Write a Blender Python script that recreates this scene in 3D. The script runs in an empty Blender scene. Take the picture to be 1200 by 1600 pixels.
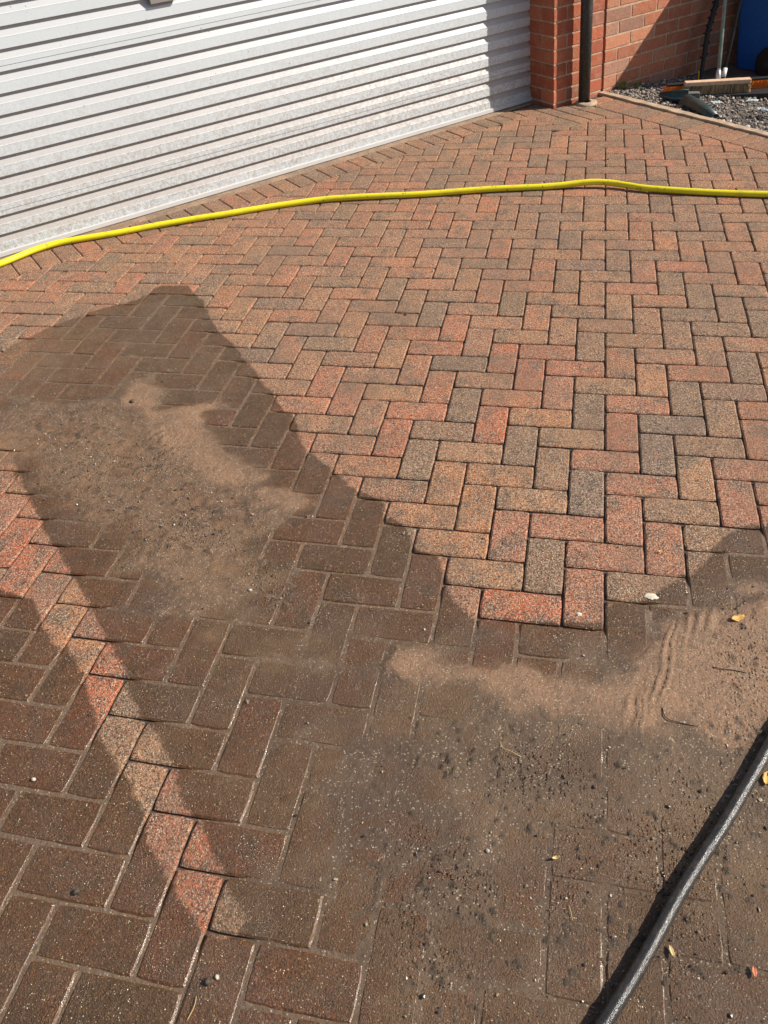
import bpy, bmesh, math, random
import numpy as np
from mathutils import Vector, Matrix

random.seed(7); RNG = np.random.default_rng(7)
sc = bpy.context.scene
C = sc.collection

# ------------------------------------------------------------------ camera
cam_d = bpy.data.cameras.new('camera'); cam = bpy.data.objects.new('camera', cam_d); C.objects.link(cam)
Rr = Vector((0.9765131639, 0.2012641845, -0.0769075334))
Rd = Vector((0.0792387504, -0.6674067426, -0.7404657051))
Rf = Vector((-0.2003578326, 0.7169804516, -0.6676793923))
cam.matrix_world = Matrix(((Rr.x, -Rd.x, -Rf.x, -0.15748), (Rr.y, -Rd.y, -Rf.y, -2.15611), (Rr.z, -Rd.z, -Rf.z, 1.49369), (0, 0, 0, 1)))
cam_d.sensor_fit = 'HORIZONTAL'; cam_d.sensor_width = 36.0; cam_d.lens = 1234.12/1200*36.0
cam_d.clip_start = 0.05; cam_d.clip_end = 500
sc.camera = cam
sc.render.resolution_x = 768; sc.render.resolution_y = 1024

# ------------------------------------------------------------------ sky and sun
SUN_EL = math.radians(38.0); SUN_AZ = math.atan2(0.974, 0.225)      # from +Y towards +X
w = bpy.data.worlds.new('World'); sc.world = w; w.use_nodes = True
nt = w.node_tree; bg = nt.nodes['Background']
sky = nt.nodes.new('ShaderNodeTexSky'); sky.sky_type = 'NISHITA'; sky.sun_disc = False
sky.sun_elevation = SUN_EL; sky.sun_rotation = SUN_AZ; sky.air_density = 1.0; sky.dust_density = 1.5
nt.links.new(sky.outputs[0], bg.inputs[0]); bg.inputs[1].default_value = 0.075
sl = bpy.data.lights.new('sun', 'SUN'); sl.energy = 4.9; sl.angle = math.radians(0.55); sl.color = (1.0, 0.93, 0.83)
so = bpy.data.objects.new('sun', sl); C.objects.link(so)
sd = Vector((math.sin(SUN_AZ)*math.cos(SUN_EL), math.cos(SUN_AZ)*math.cos(SUN_EL), math.sin(SUN_EL)))
so.rotation_euler = sd.to_track_quat('Z', 'Y').to_euler(); so.location = sd*20
sc.view_settings.view_transform = 'Standard'; sc.view_settings.look = 'None'
sc.view_settings.exposure = 0.54; sc.view_settings.gamma = 1.0
sc.view_settings.use_curve_mapping = False

# ------------------------------------------------------------------ traced outlines, metres on the ground
WET=[(-2.701,-0.241),(-2.49,0.035),(-2.307,0.19),(-2.213,0.398),(-2.107,0.501),(-2.045,0.554),(-1.926,0.646),(-1.895,0.741),(-1.878,0.772),(-1.753,0.784),(-1.699,0.715),(-1.627,0.65),(-1.532,0.493),(-1.462,0.396),(-1.369,0.306),(-1.28,0.198),(-1.196,0.097),(-1.11,0.014),(-1.058,-0.07),(-1.01,-0.122),(-0.97,-0.183),(-0.912,-0.286),(-0.853,-0.335),(-0.8,-0.38),(-0.755,-0.427),(-0.708,-0.466),(-0.656,-0.491),(-0.609,-0.497),(-0.592,-0.567),(-0.541,-0.582),(-0.504,-0.677),(-0.472,-0.69),(-0.433,-0.7),(-0.423,-0.741),(-0.395,-0.781),(-0.372,-0.838),(-0.333,-0.881),(-0.303,-0.896),(-0.218,-0.892),(-0.101,-0.888),(-0.003,-0.882),(-0.001,-0.796),(0.083,-0.793),(0.146,-0.729),(0.202,-0.685),(0.263,-0.602),(0.299,-0.55),(0.351,-0.502),(0.417,-0.481),(0.638,-0.379),(0.972,-0.594),(0.471,-1.866),(-1.137,-2.317),(-2.174,-2.015)]
DRY=[(-2.172,-0.486),(-1.963,-0.36),(-1.902,-0.389),(-1.802,-0.518),(-1.709,-0.625),(-1.621,-0.701),(-1.538,-0.773),(-1.469,-0.842),(-1.313,-0.987),(-1.202,-1.1),(-1.121,-1.176),(-1.089,-1.209),(-1.009,-1.294),(-0.931,-1.364),(-0.894,-1.397),(-0.839,-1.476),(-0.8,-1.504),(-0.734,-1.584),(-0.699,-1.609),(-0.633,-1.668),(-0.638,-1.699),(-0.67,-1.718),(-0.713,-1.704),(-0.787,-1.648),(-0.825,-1.606),(-0.869,-1.569),(-0.911,-1.522),(-0.972,-1.454),(-1.041,-1.389),(-1.093,-1.349),(-1.207,-1.208),(-1.295,-1.133),(-1.334,-1.119),(-1.411,-1.056),(-1.468,-0.997),(-1.577,-0.977),(-1.828,-0.963)]
MUD=[(0.95,0.05,0.95,[(-1.673,-0.002),(-1.64,0.03),(-1.557,-0.025),(-1.487,-0.106),(-1.325,-0.044),(-1.27,-0.067),(-1.306,-0.142),(-1.252,-0.26),(-1.163,-0.365),(-1.067,-0.415),(-0.977,-0.442),(-1.02,-0.486),(-1.11,-0.497),(-1.24,-0.434),(-1.348,-0.372),(-1.459,-0.274),(-1.546,-0.172),(-1.635,-0.112)]),(0.5,0.05,0.55,[(-2.221,-0.197),(-2.088,-0.161),(-1.882,-0.118),(-1.633,-0.064),(-1.586,-0.138),(-1.781,-0.164),(-1.979,-0.213),(-2.172,-0.27)]),(0.38,0.1,0.28,[(-2.466,0.083),(-2.171,0.454),(-1.87,0.754),(-1.494,0.394),(-1.122,-0.018),(-1.3,-0.112),(-2.074,-0.183)]),(0.85,0.09,0.48,[(-2.37,-0.211),(-2.097,-0.146),(-1.522,-0.093),(-1.272,-0.183),(-0.984,-0.446),(-0.9,-0.587),(-0.893,-0.84),(-0.935,-1.062),(-1.055,-1.059),(-1.207,-0.881),(-1.536,-0.663),(-1.778,-0.509),(-2.079,-0.407)]),(0.75,0.04,0.75,[(-1.04,-0.495),(-0.937,-0.468),(-0.837,-0.483),(-0.8,-0.533),(-0.844,-0.58),(-0.961,-0.58)]),(0.75,0.07,0.5,[(-1.298,-0.748),(-1.224,-0.76),(-1.062,-0.874),(-0.993,-0.91),(-1.002,-0.999),(-1.043,-1.047),(-1.126,-1.037),(-1.125,-0.939),(-1.208,-0.857)]),(0.58,0.28,0,[(-1.014,-0.856),(-0.656,-0.941),(-0.452,-0.993),(0.08,-0.917),(0.451,-0.747),(0.676,-1.153),(0.43,-1.874),(-0.393,-1.963),(-0.504,-1.715),(-0.63,-1.502),(-0.71,-1.297),(-0.823,-1.142)]),(0.22,0.3,0,[(-2.08,-1.115),(-1.375,-1.125),(-0.975,-1.087),(-0.477,-1.179),(-0.303,-2.019),(-1.344,-2.224)]),(1.05,0.05,1.0,[(-0.505,-1.058),(-0.469,-1.026),(-0.417,-1.015),(-0.353,-1.04),(-0.293,-1.045),(-0.244,-1.016),(-0.164,-1.008),(-0.116,-1.034),(-0.02,-1.055),(0.056,-1.033),(0.09,-0.944),(0.136,-0.875),(0.244,-0.81),(0.4,-0.708),(0.584,-0.645),(0.595,-1.016),(0.365,-1.129),(0.261,-1.168),(0.177,-1.127),(0.098,-1.163),(0.007,-1.154),(-0.06,-1.14),(-0.197,-1.136),(-0.286,-1.102),(-0.428,-1.128),(-0.494,-1.093)]),(0.42,0.15,0.12,[(-0.574,-1.01),(-0.13,-1.092),(0.363,-0.877),(0.595,-1.016),(0.455,-1.381),(0.179,-1.404),(-0.053,-1.406),(-0.217,-1.471),(-0.405,-1.397),(-0.515,-1.267)])]
FADE=[(-3.142,-0.517),(-3.066,0.398),(-2.563,0.6),(-2.257,0.448),(-2.118,0.157),(-2.121,-0.107),(-2.26,-0.626)]
STREAK=[(0.021,-1.069),(0.093,-0.934),(0.139,-0.86),(0.245,-0.796),(0.301,-0.808),(0.267,-0.998),(0.216,-1.121),(0.147,-1.193),(0.059,-1.177)]
STREAKDIR=[(0.177,-0.977),(0.135,-1.18)]
GRIT=[(1.0,[(-2.003,-0.216),(-1.715,-0.15),(-1.489,-0.167),(-1.284,-0.325),(-1.012,-0.485),(-0.919,-0.589),(-0.893,-0.84),(-0.989,-0.921),(-1.298,-0.769),(-1.701,-0.563)]),(0.8,[(-0.968,-0.728),(-0.791,-0.826),(-0.72,-0.949),(-0.818,-0.963),(-0.945,-0.847)]),(1.0,[(-0.42,-1.17),(-0.059,-1.164),(0.072,-1.175),(0.343,-1.021),(0.595,-1.016),(0.343,-1.693),(-0.243,-1.802),(-0.439,-1.594),(-0.445,-1.332)]),(0.8,[(0.264,-0.752),(0.391,-0.671),(0.403,-1.045),(0.207,-1.075)])]
YH=[(-3.153,0.508),(-2.935,0.715),(-2.763,0.919),(-2.713,1.0),(-2.661,1.083),(-2.596,1.15),(-2.52,1.196),(-2.357,1.275),(-2.197,1.362),(-2.027,1.443),(-1.856,1.517),(-1.636,1.625),(-1.405,1.71),(-1.244,1.739),(-1.082,1.761),(-0.922,1.782),(-0.764,1.811),(-0.575,1.844),(-0.294,1.88),(-0.106,1.91),(0.01,1.909),(0.098,1.885),(0.201,1.848),(0.445,1.807),(0.726,1.775),(1.124,1.752),(1.512,1.767),(2.175,1.629),(2.658,1.331)]
BH=[(-0.062,-1.823),(-0.002,-1.725),(0.046,-1.646),(0.09,-1.567),(0.129,-1.495),(0.176,-1.417),(0.215,-1.355),(0.265,-1.268),(0.319,-1.172),(0.415,-0.986),(0.531,-0.748)]

# building frame: s runs along the garage, d out of it towards the drive, h up
A = np.array([0.70711, 0.70711, 0.0]); N = np.array([0.70711, -0.70711, 0.0]); U = np.array([-0.0564, 0.0033, 0.9984])
O = np.array([-2.81784, 1.00659, 0.0])
def W(s, d, h=0.0): return tuple(O + s*A + d*N + h*U)
def WA(P): P = np.asarray(P, float); return O + P[:, :1]*A + P[:, 1:2]*N + P[:, 2:3]*U
def loc2(x, y):
    dx, dy = x-O[0], y-O[1]
    return (dx+dy)*0.70711, (dx-dy)*0.70711

# ------------------------------------------------------------------ numeric helpers
def hash2(ix, iy, seed):
    h = (ix.astype(np.int64)*374761393 + iy.astype(np.int64)*668265263 + seed*974634777) & 0xffffffff
    h = ((h ^ (h >> 13))*1274126177) & 0xffffffff
    return ((h ^ (h >> 16)) & 0xffff)/65535.0
def vnoise(x, y, seed=0):
    ix = np.floor(x); iy = np.floor(y); fx = x-ix; fy = y-iy
    fx = fx*fx*(3-2*fx); fy = fy*fy*(3-2*fy)
    a = hash2(ix, iy, seed); b = hash2(ix+1, iy, seed); c = hash2(ix, iy+1, seed); d = hash2(ix+1, iy+1, seed)
    return (a*(1-fx)+b*fx)*(1-fy)+(c*(1-fx)+d*fx)*fy
def fbm(x, y, seed=0, o=4):
    v = np.zeros_like(x); a = 0.5; t = 0
    for k in range(o):
        v += a*vnoise(x, y, seed+k*17); t += a; a *= 0.5; x = x*2.03; y = y*2.03
    return v/t
def sdf(x, y, poly):                                     # signed distance, positive inside
    p = np.array(poly); q = np.roll(p, -1, axis=0)
    dmin = np.full(x.shape, 1e9); inside = np.zeros(x.shape, bool)
    for (ax, ay), (bx, by) in zip(p, q):
        ex, ey = bx-ax, by-ay; wx, wy = x-ax, y-ay
        t = np.clip((wx*ex+wy*ey)/(ex*ex+ey*ey+1e-12), 0, 1)
        dmin = np.minimum(dmin, (wx-ex*t)**2+(wy-ey*t)**2)
        c = ((ay > y) != (by > y))
        with np.errstate(divide='ignore', invalid='ignore'):
            xi = (bx-ax)*(y-ay)/(by-ay+1e-12)+ax
        inside ^= (c & (x < xi))
    d = np.sqrt(dmin)
    return np.where(inside, d, -d)
def sstep(v): v = np.clip(v, 0, 1); return v*v*(3-2*v)
def wet_field(x, y):
    return np.minimum(sdf(x, y, WET), -sdf(x, y, DRY))
def lump_field(x, y):
    c = np.zeros_like(x)
    for dens, poly in GRIT: c = np.maximum(c, sstep(sdf(x, y, poly)/0.22+0.5))
    return c*sstep((fbm(x*7, y*7, 91, 4)-0.33)/0.3)
def mud_field(x, y):
    n = (fbm(x*7+y*4, y*12-x*5, 3, 5)-0.5)*2.4; n2 = (fbm(x*30, y*30, 9, 3)-0.5)*2
    m = np.zeros_like(x); tn_ = np.zeros_like(x)
    for amp, f, tw, p in MUD:
        dd = sdf(x, y, p)+n*f*0.8+n2*0.012
        v = amp*sstep(dd/f*0.5+0.5)
        m = m+v*(1-0.35*np.clip(m, 0, 1)); tn_ = np.maximum(tn_, sstep(dd/f*0.5+0.5)*tw)
    return m*(0.8+0.4*fbm(x*4, y*4, 21)), tn_

# ------------------------------------------------------------------ object helpers
def tag(o, label=None, cat=None, group=None, kind=None):
    if label: o['label'] = label
    if cat: o['category'] = cat
    if group: o['group'] = group
    if kind: o['kind'] = kind
    return o
def empty(name, loc, label, cat, group=None):
    o = bpy.data.objects.new(name, None); C.objects.link(o); o.location = loc; o.empty_display_size = 0.1
    return tag(o, label, cat, group)
def mesh(name, verts, faces, mat, parent=None, smooth=False):
    me = bpy.data.meshes.new(name)
    verts = [tuple(v) for v in verts]
    me.from_pydata(verts, [], faces); me.update()
    for m in (mat if isinstance(mat, (list, tuple)) else [mat]): me.materials.append(m)
    if smooth: me.polygons.foreach_set('use_smooth', [True]*len(me.polygons))
    o = bpy.data.objects.new(name, me); C.objects.link(o)
    if parent is not None:
        o.parent = parent; o.matrix_parent_inverse = Matrix.Translation(-Vector(parent.location))
    return o
def fattr(me, name, vals):
    a = me.attributes.new(name, 'FLOAT', 'POINT'); a.data.foreach_set('value', np.asarray(vals, np.float32).ravel())
def cattr(me, name, vals):
    a = me.attributes.new(name, 'FLOAT_COLOR', 'POINT'); a.data.foreach_set('color', np.asarray(vals, np.float32).ravel())
class MB:
    def __init__(s): s.v = []; s.f = []
    def add(s, v, f):
        b = len(s.v); s.v += [tuple(p) for p in v]; s.f += [tuple(i+b for i in q) for q in f]
    def box(s, c, r, T=None):                            # axis box centre c half-size r, T maps local->world
        v = [(c[0]+i*r[0], c[1]+j*r[1], c[2]+k*r[2]) for i in (-1, 1) for j in (-1, 1) for k in (-1, 1)]
        if T: v = [T(*p) for p in v]
        s.add(v, [(0, 1, 3, 2), (4, 6, 7, 5), (0, 4, 5, 1), (2, 3, 7, 6), (0, 2, 6, 4), (1, 5, 7, 3)])
    def tube(s, pts, r, n=12, caps=True):
        pts = [Vector(p) for p in pts]; m = len(pts)
        rr = r if isinstance(r, (list, tuple)) else [r]*m
        up = Vector((0, 0, 1)); v = []
        t0 = (pts[1]-pts[0]).normalized()
        if abs(t0.dot(up)) > 0.95: up = Vector((1, 0, 0))
        x = t0.cross(up).normalized()
        for i, p in enumerate(pts):
            t = (pts[min(i+1, m-1)]-pts[max(i-1, 0)]).normalized()
            x = (x-t*x.dot(t)).normalized(); y = t.cross(x)
            for k in range(n):
                a = 2*math.pi*k/n; v.append(p+(x*math.cos(a)+y*math.sin(a))*rr[i])
        f = [(i*n+k, i*n+(k+1) % n, (i+1)*n+(k+1) % n, (i+1)*n+k) for i in range(m-1) for k in range(n)]
        if caps: f.append(tuple(range(n))[::-1]); f.append(tuple((m-1)*n+k for k in range(n)))
        s.add(v, f)
    def build(s, name, mat, parent=None, smooth=False, bevel=0):
        o = mesh(name, s.v, s.f, mat, parent, smooth)
        bm = bmesh.new(); bm.from_mesh(o.data); bmesh.ops.recalc_face_normals(bm, faces=bm.faces); bm.to_mesh(o.data); bm.free()
        if bevel:
            md = o.modifiers.new('bevel', 'BEVEL'); md.width = bevel; md.segments = 2; md.limit_method = 'ANGLE'
        return o
def spline(pts, step=0.02):
    P = np.array(pts, float)
    if P.shape[1] == 2: P = np.c_[P, np.zeros(len(P))]
    out = []
    for i in range(len(P)-1):
        p0, p1, p2, p3 = P[max(i-1, 0)], P[i], P[i+1], P[min(i+2, len(P)-1)]
        n = max(2, int(np.linalg.norm(p2-p1)/step))
        for k in range(n):
            t = k/n
            out.append(0.5*((2*p1)+(-p0+p2)*t+(2*p0-5*p1+4*p2-p3)*t*t+(-p0+3*p1-3*p2+p3)*t**3))
    out.append(P[-1]); return out

# ------------------------------------------------------------------ materials
def mat(name, col, rough=0.8, metal=0.0, spec=0.5):
    m = bpy.data.materials.new(name); m.use_nodes = True
    b = m.node_tree.nodes['Principled BSDF']
    b.inputs['Base Color'].default_value = (*col, 1); b.inputs['Roughness'].default_value = rough
    b.inputs['Metallic'].default_value = metal; b.inputs['Specular IOR Level'].default_value = spec
    return m
class NG:
    def __init__(s, m): s.t = m.node_tree; s.b = s.t.nodes['Principled BSDF']
    def n(s, ty, **kw):
        o = s.t.nodes.new(ty)
        for k, v in kw.items(): setattr(o, k, v)
        return o
    def put(s, sock, v):
        if isinstance(v, bpy.types.NodeSocket): s.t.links.new(v, sock)
        elif isinstance(v, (tuple, list)) and len(v) == 3 and sock.type == 'RGBA': sock.default_value = (*v, 1)
        else: sock.default_value = v
    def math(s, op, a, b=0.0, c=0.0, clamp=False):
        o = s.n('ShaderNodeMath', operation=op, use_clamp=clamp)
        s.put(o.inputs[0], a); s.put(o.inputs[1], b); s.put(o.inputs[2], c); return o.outputs[0]
    def mix(s, f, a, b, blend='MIX'):
        o = s.n('ShaderNodeMix', data_type='RGBA', blend_type=blend)
        s.put(o.inputs[0], f); s.put(o.inputs[6], a); s.put(o.inputs[7], b); return o.outputs[2]
    def fmix(s, f, a, b):
        o = s.n('ShaderNodeMix', data_type='FLOAT'); s.put(o.inputs[0], f); s.put(o.inputs[2], a); s.put(o.inputs[3], b); return o.outputs[0]
    def ss(s, v, lo, hi, a=0.0, b=1.0):
        o = s.n('ShaderNodeMapRange', interpolation_type='SMOOTHSTEP')
        s.put(o.inputs[0], v); o.inputs[1].default_value = lo; o.inputs[2].default_value = hi; o.inputs[3].default_value = a; o.inputs[4].default_value = b
        return o.outputs[0]
    def noise(s, vec, scale, detail=3.0, rough=0.55, dims='3D', wv=None, out=0):
        o = s.n('ShaderNodeTexNoise', noise_dimensions=dims); s.put(o.inputs['Vector'], vec)
        o.inputs['Scale'].default_value = scale; o.inputs['Detail'].default_value = detail; o.inputs['Roughness'].default_value = rough
        if wv is not None: s.put(o.inputs['W'], wv)
        return o.outputs[out]
    def vor(s, vec, scale, feature='F1'):
        o = s.n('ShaderNodeTexVoronoi', feature=feature); s.put(o.inputs['Vector'], vec); o.inputs['Scale'].default_value = scale
        return o
    def attr(s, name, out='Fac'):
        o = s.n('ShaderNodeAttribute', attribute_name=name); return o.outputs[out]
    def geo(s): return s.n('ShaderNodeNewGeometry').outputs['Position']
    def bump(s, h, strength, dist, prev=None):
        o = s.n('ShaderNodeBump'); o.inputs['Strength'].default_value = strength if not isinstance(strength, bpy.types.NodeSocket) else 1
        if isinstance(strength, bpy.types.NodeSocket): s.put(o.inputs['Strength'], strength)
        o.inputs['Distance'].default_value = dist; s.put(o.inputs['Height'], h)
        if prev is not None: s.put(o.inputs['Normal'], prev)
        return o.outputs[0]
    def sep(s, c):
        o = s.n('ShaderNodeSeparateColor'); s.put(o.inputs[0], c); return o.outputs

def grains(g, pos):
    """aggregate showing in a concrete surface: colour factor nodes and a height"""
    v = g.vor(pos, 330.0); r = g.sep(v.outputs['Color'])
    v2 = g.vor(pos, 620.0); r2 = g.sep(v2.outputs['Color'])
    return v, r, v2, r2

SILT_WET = (0.083, 0.047, 0.025); SILT_MID = (0.140, 0.084, 0.043); SILT_TAN = (0.285, 0.160, 0.086)
def make_paving_mat():
    m = mat('block_paving', (0.3, 0.15, 0.1), 0.85); g = NG(m); P = g.geo()
    tone = g.attr('tone', 'Color'); rnd = g.attr('tone', 'Alpha')
    wetd = g.attr('wet'); mud = g.attr('mud')
    # per-block brindling
    n1 = g.noise(P, 16.0, 4, 0.6, '4D', g.math('MULTIPLY', rnd, 40.0))
    col = g.mix(g.ss(n1, 0.44, 0.68, 0, 0.80), tone, (0.125, 0.088, 0.065))
    n1b = g.noise(P, 23.0, 3, 0.6, '4D', g.math('MULTIPLY', rnd, 77.0))
    col = g.mix(g.ss(n1b, 0.56, 0.70, 0, 0.5), col, (0.46, 0.225, 0.090))
    v, r, v2, r2 = grains(g, P)
    # grain colours
    col = g.mix(g.math('MULTIPLY', g.ss(r[0], 0.66, 0.74), 0.80), col, (0.055, 0.042, 0.032))
    col = g.mix(g.math('MULTIPLY', g.ss(r[1], 0.74, 0.82), 0.62), col, (0.52, 0.40, 0.27))
    v3 = g.vor(P, 310.0); r3 = g.sep(v3.outputs['Color'])
    gs = g.math('MULTIPLY', g.ss(v3.outputs['Distance'], 0.24, 0.42, 1, 0), g.ss(r3[0], 0.86, 0.89))
    gc = g.mix(r3[1], (0.40, 0.28, 0.14), (0.85, 0.79, 0.66))
    col = g.mix(g.math('MULTIPLY', gs, 0.8), col, gc)
    col = g.mix(g.math('MULTIPLY', g.ss(r2[0], 0.70, 0.8), 0.45), col, (0.05, 0.04, 0.032))
    col = g.mix(g.math('MULTIPLY', g.ss(r2[1], 0.93, 0.96), 0.6), col, (0.55, 0.47, 0.36))
    ng = g.noise(P, 150.0, 4, 0.75); col = g.mix(1.0, col, g.mix(g.ss(ng, 0.34, 0.66), (0.62, 0.60, 0.58), (1.32, 1.30, 1.28)), 'MULTIPLY')
    # weathering film
    nf = g.noise(P, 3.0, 5, 0.6); col = g.mix(g.ss(nf, 0.45, 0.66, 0, 0.45), col, (0.18, 0.120, 0.082))
    # wetness: edge distance broken by noise
    en = g.noise(P, 34.0, 4, 0.65)
    wd = g.math('ADD', wetd, g.math('MULTIPLY', g.math('SUBTRACT', en, 0.5), 0.030))
    wd = g.math('ADD', wd, g.math('MULTIPLY', g.math('SUBTRACT', rnd, 0.5), 0.016))
    wet = g.math('MULTIPLY', g.ss(wd, -0.006, 0.007), g.attr('damp'))
    wcol = g.mix(1.0, g.mix(0.35, col, (0.24, 0.165, 0.085)), (0.335, 0.252, 0.170), 'MULTIPLY')
    gs2 = g.math('MULTIPLY', g.math('MULTIPLY', g.ss(v3.outputs['Distance'], 0.22, 0.38, 1, 0), g.ss(r3[0], 0.80, 0.83)), g.ss(g.noise(P, 20.0, 3), 0.35, 0.65, 0.45, 1.0))
    wcol = g.mix(gs2, wcol, g.mix(g.ss(r3[1], 0.55, 0.95), (0.34, 0.20, 0.075), (0.95, 0.82, 0.56)))
    col = g.mix(wet, col, wcol)
    # silt film
    mn = g.noise(P, 26.0, 5, 0.65); mn2 = g.noise(P, 190.0, 3, 0.6)
    mm = g.math('ADD', mud, g.math('MULTIPLY', g.math('SUBTRACT', mn, 0.5), 1.0))
    mm = g.math('ADD', mm, g.math('MULTIPLY', g.math('SUBTRACT', mn2, 0.5), 0.45))
    film = g.math('MULTIPLY', g.ss(mm, 0.05, 1.05), 0.92)
    tn = g.math('ADD', g.attr('tan'), g.math('ADD', g.math('MULTIPLY', g.math('SUBTRACT', mn, 0.5), 1.1), g.math('MULTIPLY', g.math('SUBTRACT', mn2, 0.5), 0.7)))
    sc_ = g.mix(g.ss(tn, 0.15, 0.95), g.mix(g.ss(nf, 0.40, 0.62), SILT_WET, SILT_MID), SILT_TAN)
    col = g.mix(film, col, sc_)
    col = g.mix(g.math('MULTIPLY', gs2, g.math('MULTIPLY', film, 0.6)), col, g.mix(r3[1], (0.22, 0.14, 0.065), (0.52, 0.44, 0.30)))
    g.put(g.b.inputs['Base Color'], col)
    wr = g.ss(g.noise(P, 38.0, 4), 0.35, 0.65, 0.22, 0.50)
    wr = g.fmix(film, wr, 0.46); wr = g.fmix(gs2, wr, 0.10)
    tz = g.n('ShaderNodeSeparateXYZ'); g.put(tz.inputs[0], g.n('ShaderNodeNewGeometry').outputs['True Normal'])
    chm = g.math('MULTIPLY', g.ss(tz.outputs[2], 0.86, 0.97, 1, 0), wet); wr = g.fmix(chm, wr, g.ss(en, 0.44, 0.56, 0.16, 0.42))
    wr = g.fmix(g.math('MULTIPLY', g.attr('lump'), 0.7), wr, 0.20)
    g.put(g.b.inputs['Roughness'], g.fmix(wet, 0.88, wr))
    g.put(g.b.inputs['Specular IOR Level'], g.fmix(gs2, g.fmix(wet, 0.3, 0.36), 0.9))
    h = g.math('ADD', g.math('MULTIPLY', g.math('SUBTRACT', 1.0, v.outputs['Distance']), r[1]), g.math('MULTIPLY', g.noise(P, 420.0, 3, 0.8), 0.9))
    st = g.fmix(chm, g.fmix(film, 1.0, 0.85), 0.30)
    b1 = g.bump(h, st, 0.0024)
    vl = g.vor(P, 135.0); lh = g.math('MULTIPLY', g.ss(vl.outputs['Distance'], 0.05, 0.5, 1, 0), g.ss(g.sep(vl.outputs['Color'])[0], 0.35, 0.9))
    b1 = g.bump(lh, g.attr('lump'), 0.0060, b1)
    b2 = g.bump(g.noise(P, 45.0, 3), g.fmix(chm, 0.5, 0.15), 0.0025, b1)
    g.put(g.b.inputs['Normal'], b2); g.put(g.b.inputs['Coat Normal'], b1)
    g.put(g.b.inputs['Coat Weight'], g.math('MULTIPLY', wet, g.ss(g.noise(P, 7.0, 4, 0.6), 0.45, 0.65, 0.0, 0.35))); g.b.inputs['Coat Roughness'].default_value = 0.12
    return m
def make_silt_mat():
    m = mat('silt', SILT_WET, 0.5); g = NG(m); P = g.geo(); mud = g.attr('mud'); wetd = g.attr('wet')
    n = g.noise(P, 26.0, 5, 0.65); n2 = g.noise(P, 190.0, 3, 0.6)
    mm = g.math('ADD', mud, g.math('MULTIPLY', g.math('SUBTRACT', n, 0.5), 0.5))
    tn = g.math('ADD', g.attr('tan'), g.math('ADD', g.math('MULTIPLY', g.math('SUBTRACT', n, 0.5), 1.1), g.math('MULTIPLY', g.math('SUBTRACT', n2, 0.5), 0.7))); f = g.ss(tn, 0.15, 0.95)
    base = g.mix(g.ss(mm, 0.1, 0.6), (0.165, 0.105, 0.062), g.mix(g.ss(g.noise(P, 3.0, 5, 0.6), 0.40, 0.62), SILT_WET, SILT_MID))
    col = g.mix(f, base, SILT_TAN)
    col = g.mix(g.ss(n2, 0.35, 0.7, 0.0, 0.5), col, (0.085, 0.055, 0.032)); col = g.mix(g.ss(g.noise(P, 6.0, 6, 0.7), 0.48, 0.68, 0.0, 0.55), col, (0.15, 0.09, 0.052))
    v = g.vor(P, 420.0); r = g.sep(v.outputs['Color'])
    col = g.mix(g.math('MULTIPLY', g.ss(r[0], 0.95, 0.97), 0.7), col, (0.46, 0.38, 0.27))
    col = g.mix(g.math('MULTIPLY', g.ss(r[1], 0.9, 0.93), 0.6), col, (0.05, 0.037, 0.028))
    g.put(g.b.inputs['Base Color'], col)
    g.put(g.b.inputs['Roughness'], g.ss(g.noise(P, 50.0, 4), 0.35, 0.65, 0.28, 0.60)); g.b.inputs['Specular IOR Level'].default_value = 0.45
    col = g.mix(g.attr('clump'), col, (0.055, 0.034, 0.019)); g.put(g.b.inputs['Base Color'], col)
    h = g.math('ADD', g.noise(P, 330.0, 4, 0.75), g.math('MULTIPLY', g.noise(P, 70.0, 4, 0.7), 1.5))
    vl = g.vor(P, 135.0); lh = g.math('MULTIPLY', g.ss(vl.outputs['Distance'], 0.05, 0.5, 1, 0), g.ss(g.sep(vl.outputs['Color'])[0], 0.35, 0.9))
    g.put(g.b.inputs['Normal'], g.bump(lh, g.attr('lump'), 0.0075, g.bump(h, 1.0, 0.0030)))
    return m
def make_brick_mat():
    m = mat('facing_brick', (0.4, 0.12, 0.06), 0.9); g = NG(m); P = g.geo()
    tone = g.attr('tone', 'Color'); rnd = g.attr('tone', 'Alpha')
    n = g.noise(P, 22.0, 4, 0.6, '4D', g.math('MULTIPLY', rnd, 50.0))
    col = g.mix(g.ss(n, 0.45, 0.7, 0, 0.5), tone, (0.42, 0.235, 0.150))
    n2 = g.noise(P, 120.0, 4, 0.7)
    col = g.mix(g.ss(n2, 0.5, 0.75, 0, 0.45), col, (0.17, 0.07, 0.045))
    v = g.vor(P, 260.0); r = g.sep(v.outputs['Color'])
    col = g.mix(g.math('MULTIPLY', g.ss(r[0], 0.93, 0.95), 0.7), col, (0.06, 0.035, 0.028))
    g.put(g.b.inputs['Base Color'], col)
    h = g.math('ADD', g.noise(P, 180.0, 4, 0.7), g.math('MULTIPLY', g.noise(P, 30.0, 4, 0.6), 1.5))
    g.put(g.b.inputs['Normal'], g.bump(h, 0.6, 0.003))
    return m
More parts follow.
